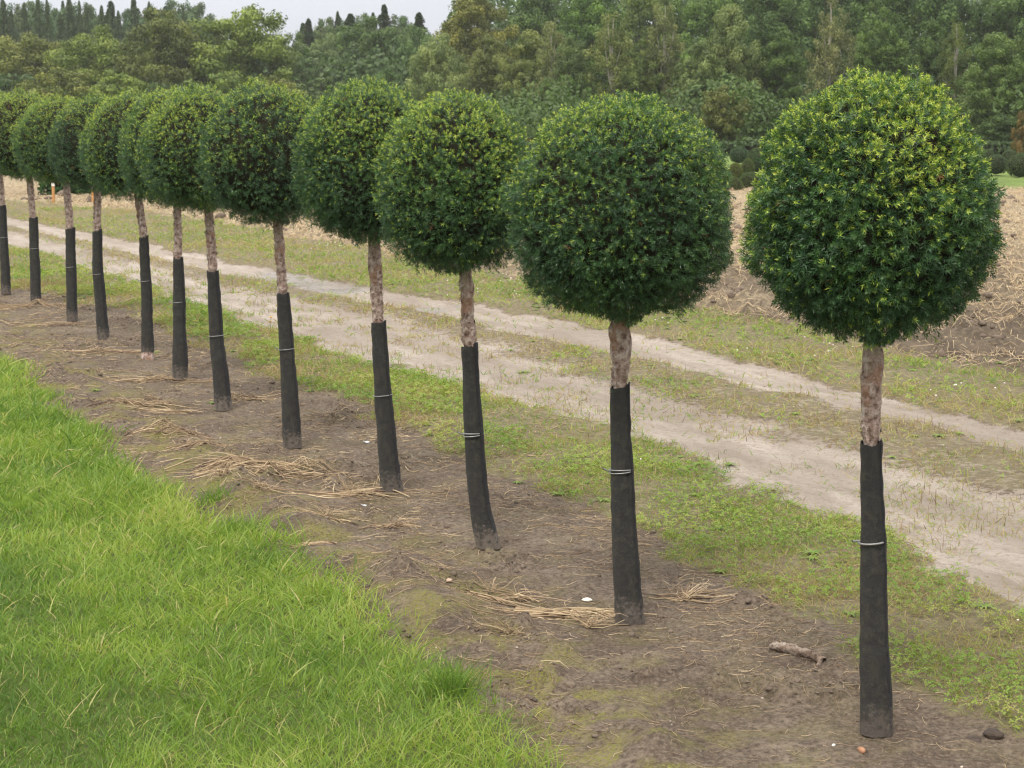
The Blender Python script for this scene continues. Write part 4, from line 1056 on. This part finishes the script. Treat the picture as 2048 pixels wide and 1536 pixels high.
KIND = {
 'oak': [broadleaf(200 + i, 10, 4.6, 150, 36000, .115, .10, .8) for i in range(3)],
 'tall': [broadleaf(220 + i, 15, 4.0, 190, 46000, .11, .04, 1.1, .8) for i in range(4)],
 'birch': [broadleaf(240 + i, 14, 2.6, 120, 15000, .085, .10, 1.2, 1.8) for i in range(2)],
 'bush': [broadleaf(260 + i, 5, 2.7, 80, 15000, .09, .0, .5) for i in range(3)],
 'spruce': [conifer(280 + i, 15, 2.3) for i in range(3)],
}
KH = dict(oak=10, tall=15, birch=14, bush=5, spruce=15); KR = dict(oak=4.6, tall=4.0, birch=2.6, bush=2.7, spruce=2.3)
NAMES = dict(oak='oak_tree', tall='woodland_tree', birch='birch_tree', bush='woodland_bush', spruce='spruce_tree')
cnt = {}
def tree(kind, x, ytop, Y, hw, col, label, barkm=None):
    """pixel column of the trunk, pixel row of the top, depth in metres, crown half width in pixels"""
    p = atdepth(x, ytop, Y); H = p[2]; s = pxm(Y); R = hw / s
    i = cnt[kind] = cnt.get(kind, 0) + 1
    root = empty(NAMES[kind], (p[0], Y, 0)); tag(root, label, 'bush' if kind == 'bush' else 'tree', 'trees of the wood behind the field')
    cm, tm = KIND[kind][i % len(KIND[kind])]
    for nm, me in (('crown', cm), ('trunk', tm)):
        c = bpy.data.objects.new(nm, me); COL.objects.link(c); c.parent = root
        c.scale = (R / KR[kind], R / KR[kind], H / KH[kind]); c.rotation_euler[2] = (i * 2.4) % 6.28; c.color = (*col, 1)
        if nm == 'trunk' and barkm: 
            c.material_slots[0].link = 'OBJECT'; c.material_slots[0].material = barkm
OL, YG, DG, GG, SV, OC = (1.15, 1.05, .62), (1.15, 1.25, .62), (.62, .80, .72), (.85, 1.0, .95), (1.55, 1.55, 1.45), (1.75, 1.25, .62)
SPC, GB, BR = (1.0, 1.15, 1.3), (1.1, 1.03, 1.0), (1.35, 1.18, 1.25)  # SPC: spruces lightened towards blue, distance haze put into the tint
WOOD = [
 # left: rounded oaks in front of spruces
 ('oak', 55, 52, 112, 105, OL, 'olive green oak at the left edge of the wood'),
 ('oak', 195, 46, 108, 100, YG, 'broad yellow-green oak left of the dark gnarled one'),
 ('oak', 318, 12, 104, 92, (.95, .92, .6), 'gnarled dark olive oak with a forked trunk showing, in the left third'),
 ('oak', 480, -6, 106, 128, YG, 'largest and brightest green oak of the left half, touching the top edge'),
 ('oak', 585, 60, 116, 60, GG, 'smaller grey-green oak right of the largest oak'),
 ('bush', 120, 128, 96, 95, OL, 'olive bush below the oaks at the far left'),
 ('bush', 235, 140, 95, 80, YG, 'yellow-green bush below the gnarled oak'),
 ('bush', 20, 140, 97, 80, DG, 'dark bush at the left edge above the small yews'),
 ('bush', 430, 142, 94, 90, (.95, 1.1, .6), 'green bush below the largest oak'),
 ('bush', 545, 150, 96, 70, OL, 'olive bush right below the largest oak'),
 ('bush', 330, 160, 93, 60, DG, 'dark bush below the gnarled oak trunk'),
 ('oak', -100, 55, 112, 105, YG, 'oak beyond the left edge of the view'),
] + [('spruce', x, y, 165, h * 1.55, SPC, 'spruce silhouette against the sky, ' + t) for x, y, h, t in [
   (5, 0, 34, 'at the very left edge'), (22, 22, 22, 'second from the left edge'), (48, 6, 26, 'between the two left gaps of sky'), (75, -6, 26, 'standing over the left oaks'), (93, 0, 22, 'just right of a tall one'),
   (120, 28, 26, 'short one over the yellow-green oak'), (138, -8, 30, 'tall broad one over the yellow-green oak'), (158, 2, 18, 'slim one over the yellow-green oak'), (172, 12, 20, 'slim pointed one right of the tall broad one'), (203, 12, 26, 'middle one before the gnarled oak'),
   (216, 18, 22, 'just left of the gnarled oak top'), (236, 22, 24, 'short one at the gnarled oak left side'), (267, -4, 34, 'broad dark one left of the gnarled oak'), (298, 4, 20, 'slim one over the gnarled oak'), (340, 8, 18, 'thin one right of the gnarled oak top'), (366, 10, 16, 'thin one between gnarled and largest oak')]] + [
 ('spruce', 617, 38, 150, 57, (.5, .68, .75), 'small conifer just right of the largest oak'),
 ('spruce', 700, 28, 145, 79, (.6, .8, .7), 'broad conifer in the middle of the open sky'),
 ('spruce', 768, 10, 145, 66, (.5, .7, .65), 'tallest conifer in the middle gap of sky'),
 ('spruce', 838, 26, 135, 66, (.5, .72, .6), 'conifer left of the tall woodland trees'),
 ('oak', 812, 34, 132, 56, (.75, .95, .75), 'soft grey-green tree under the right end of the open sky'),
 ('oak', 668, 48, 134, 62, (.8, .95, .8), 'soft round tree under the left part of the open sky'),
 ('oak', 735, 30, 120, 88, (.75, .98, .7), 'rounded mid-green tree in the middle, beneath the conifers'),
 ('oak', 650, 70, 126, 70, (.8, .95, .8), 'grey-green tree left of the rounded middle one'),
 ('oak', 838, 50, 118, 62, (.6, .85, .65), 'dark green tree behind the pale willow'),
 ('bush', 640, 150, 100, 75, (.7, .85, .7), 'grey-green bush in the middle above the yew gap'),
 ('bush', 760, 135, 98, 80, (.6, .85, .6), 'dark green bush under the rounded middle tree'),
 # the pale willow
 ('oak', 878, 64, 86, 64, SV, 'pale silvery willow standing out in the middle of the wood'),
 ('bush', 900, 160, 84, 52, (1.3, 1.35, 1.25), 'silvery bush at the foot of the pale willow'),
 # right: tall wood
 ('tall', 955, -40, 106, 88, (1.25, 1.05, .6), 'olive tree with brownish top right of the middle sky'),
 ('tall', 1075, -60, 108, 80, (.7, .95, .62), 'dark green tall tree right of the brownish one'),
 ('tall', 1190, -80, 106, 80, (.8, 1.15, .55), 'fresh green tall tree at the top middle right'),
 ('tall', 1310, -90, 104, 80, (.95, 1.05, .7), 'tall tree behind the grey-green birches'),
 ('tall', 1420, -120, 102, 80, (.8, 1.1, .6), 'tall tree behind the silvery poplars'),
 ('tall', 1540, -120, 98, 84, (.65, .9, .6), 'tall tree left of the half bare birch'),
 ('tall', 1660, -130, 96, 84, (.6, .85, .6), 'tall dark tree behind the half bare birch'),
 ('tall', 1790, -130, 94, 90, (.7, .95, .6), 'tall green tree over the nearest yew crown'),
 ('tall', 1910, -130, 92, 90, (.55, .8, .55), 'tall dark tree with a pale dead stem, right of the nearest yew'),
 ('tall', 2040, -130, 90, 96, (.7, .95, .7), 'tall tree filling the top right corner'),
 ('tall', 2170, -130, 90, 96, (.7, .95, .7), 'tall tree beyond the right edge of the view'),
 ('tall', 985, 62, 84, 60, (1.0, .95, .72), 'grey-olive tree just right of the pale willow'),
 ('tall', 1055, 45, 80, 62, (1.15, 1.12, .8), 'greyish birch-like tree with two leaning stems'),
 ('birch', 1105, 20, 76, 52, GB, 'hanging grey-green birch in the middle of the right wood'),
 ('tall', 1150, 60, 74, 56, (.85, .98, .82), 'blue-green tree behind the third yew crown'),
 ('birch', 1225, 8, 73, 60, (1.15, 1.1, .85), 'broad pale olive birch above the second yew crown'),
 ('tall', 1285, 70, 72, 50, (.9, 1.0, .72), 'olive tree right above the second yew crown'),
 ('birch', 1330, -20, 72, 46, GB, 'slim birch with a white stem left of the silvery poplars'),
 ('tall', 1400, 70, 70, 60, (1.15, 1.25, 1.1), 'silvery grey poplar, lower of the two'),
 ('tall', 1465, -10, 72, 66, (1.2, 1.25, 1.15), 'tall silvery grey poplar left of the half bare birch'),
 ('bush', 1445, 165, 64, 62, (.95, .85, .55), 'ochre olive bush between the two nearest crowns'),
 ('bush', 1340, 190, 66, 60, (.6, .75, .62), 'dark bush above the gap left of the ochre bush'),
 ('tall', 1560, 40, 72, 60, (.62, .85, .5), 'dark green tree left of the half bare birch'),
 ('birch', 1665, -30, 70, 50, BR, 'half bare grey-brown birch with a pale stem above the nearest yew'),
 ('tall', 1770, 5, 72, 66, (.75, 1.0, .55), 'mid-green tree above the nearest yew top'),
 ('tall', 1870, 30, 70, 58, (.55, .75, .48), 'dark green tree right above the nearest yew crown'),
 ('birch', 1915, 20, 68, 40, (.8, .85, .6), 'thin tree with a grey dead stem right of the nearest yew'),
 ('tall', 1990, 50, 64, 66, (.85, 1.05, .72), 'leafy tree with drooping light branches near the right edge'),
 ('tall', 2085, -20, 64, 60, (.8, 1.0, .75), 'tree cut by the right edge'),
 ('bush', 2052, 215, 56, 26, (1.35, .75, .62), 'reddish brown bush at the right edge above the ball shrubs'),
 ('bush', 1540, 180, 66, 60, (.5, .7, .45), 'dark bush left of the nearest yew crown'),
 ('bush', 1660, 170, 67, 70, (.5, .7, .45), 'dark bush hidden mostly by the nearest yew crown'),
 ('bush', 1800, 200, 66, 70, (.45, .65, .45), 'dark bush mostly hidden behind the nearest yew crown, right half'),
 ('bush', 1930, 215, 64, 66, (.5, .68, .45), 'dark bush right of the nearest yew crown above the far hedge'),
 ('bush', 2010, 225, 62, 50, (.45, .62, .42), 'dark bush above the two rows of ball shrubs'),
 ('bush', 1090, 180, 76, 70, (.7, .8, .6), 'dark bush above the third yew crown'),
 ('bush', 1000, 175, 80, 60, (.65, .75, .55), 'dark bush right of the silvery bush'),
 ('bush', 1200, 170, 73, 70, (.75, .85, .62), 'dark bush just left of the second yew top'),
]
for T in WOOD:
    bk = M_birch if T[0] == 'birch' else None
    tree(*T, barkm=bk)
# the unlit depth of the wood: a mass of further trees nobody could count
ORD = 'first second third fourth fifth sixth seventh eighth ninth tenth eleventh twelfth thirteenth fourteenth fifteenth sixteenth seventeenth eighteenth nineteenth twentieth twenty-first twenty-second'.split()
def conifer_row():  # low filler trees, their cool leaf tints carry painted haze
    r = np.random.default_rng(77)
    for j in range(22):
        x = 0 + j * 19 + r.uniform(-8, 8); y = r.uniform(-14, 22)
        tree('spruce' if j % 5 == 2 else 'oak', x, y, 172, r.uniform(34, 60), (.62 * r.uniform(.85, 1.15), .82, .9), ORD[j] + ' from the left of the haze-tinted low trees under the spruce silhouettes')
    for j in range(14):
        x = 600 + j * 19 + r.uniform(-8, 8); y = r.uniform(22, 48)
        tree('spruce' if j % 4 == 0 else 'oak', x, y, 152, r.uniform(34, 54), (.7 * r.uniform(.85, 1.15), .9, .8), ORD[j] + ' from the left of the haze-tinted low trees under the open sky')
conifer_row()
def far_wood():
    r = np.random.default_rng(5); n = 150000
    xp = r.uniform(-500, 2700, n); Yd = r.uniform(112, 150, n)
    X = (xp - 1024) / F_PX * Yd
    right = sstep(850, 960, xp)
    H = 4.6 + 6.0 * right + (fbm(X * .25, Yd * .1, 7, 3) - .5) * 4
    Z = r.random(n) ** .8 * H
    P = np.stack([X, Yd, Z], 1)
    V, F, A = leafcards(P, r.normal(size=(n, 3)) + np.array([0, -1, .4]), r.uniform(.1, .24, n), np.clip(.25 + r.normal(size=n) * .2, 0, 1), r)
    o = build('woods', V, F, M_tree, attrs=A); o.color = (.6, .8, .6, 1)  # darker leaf tint stands for the missing light inside the wood
    tag(o, 'dark depth of the wood behind the front trees', 'woods', kind='stuff')
    n = 170000
    xp = r.uniform(-400, 2600, n); right = sstep(820, 1000, xp)
    Yd = (96 - 32 * right) + r.random(n) * 22 + (fbm(xp * .01, xp * 0, 9, 3) - .5) * 8
    X = (xp - 1024) / F_PX * Yd
    H = .6 + 2.6 * fbm(X * .5, Yd * .3, 17, 3)
    Z = r.random(n) ** .7 * H
    V, F, A = leafcards(np.stack([X, Yd, Z], 1), r.normal(size=(n, 3)) + np.array([0, -.6, .6]), r.uniform(.05, .12, n), np.clip(.35 + r.normal(size=n) * .22, 0, 1), r)
    o = build('undergrowth', V, F, M_tree, attrs=A); o.color = (.6, .8, .5, 1)
    tag(o, 'dark leafy undergrowth along the edge of the wood', 'undergrowth', kind='stuff')
far_wood()

# ------------------------------------------------------------------ the air between here and the wood
def haze():
    x0, x1, y0, y1, z0, z1 = -170, 170, -12, 215, -1.5, 24
    V = [(x, y, z) for x in (x0, x1) for y in (y0, y1) for z in (z0, z1)]
    F = [[0, 1, 3, 2], [4, 6, 7, 5], [0, 4, 5, 1], [2, 3, 7, 6], [0, 2, 6, 4], [1, 5, 7, 3]]
    m, nt, out = mat('damp_air'); v = nt.nodes.new('ShaderNodeVolumePrincipled')
    v.inputs['Color'].default_value = (.93, .96, 1.0, 1); v.inputs['Density'].default_value = .00038
    nt.links.new(v.outputs[0], out.inputs['Volume'])
    tag(build('haze', V, F, m), kind='stuff')
haze()
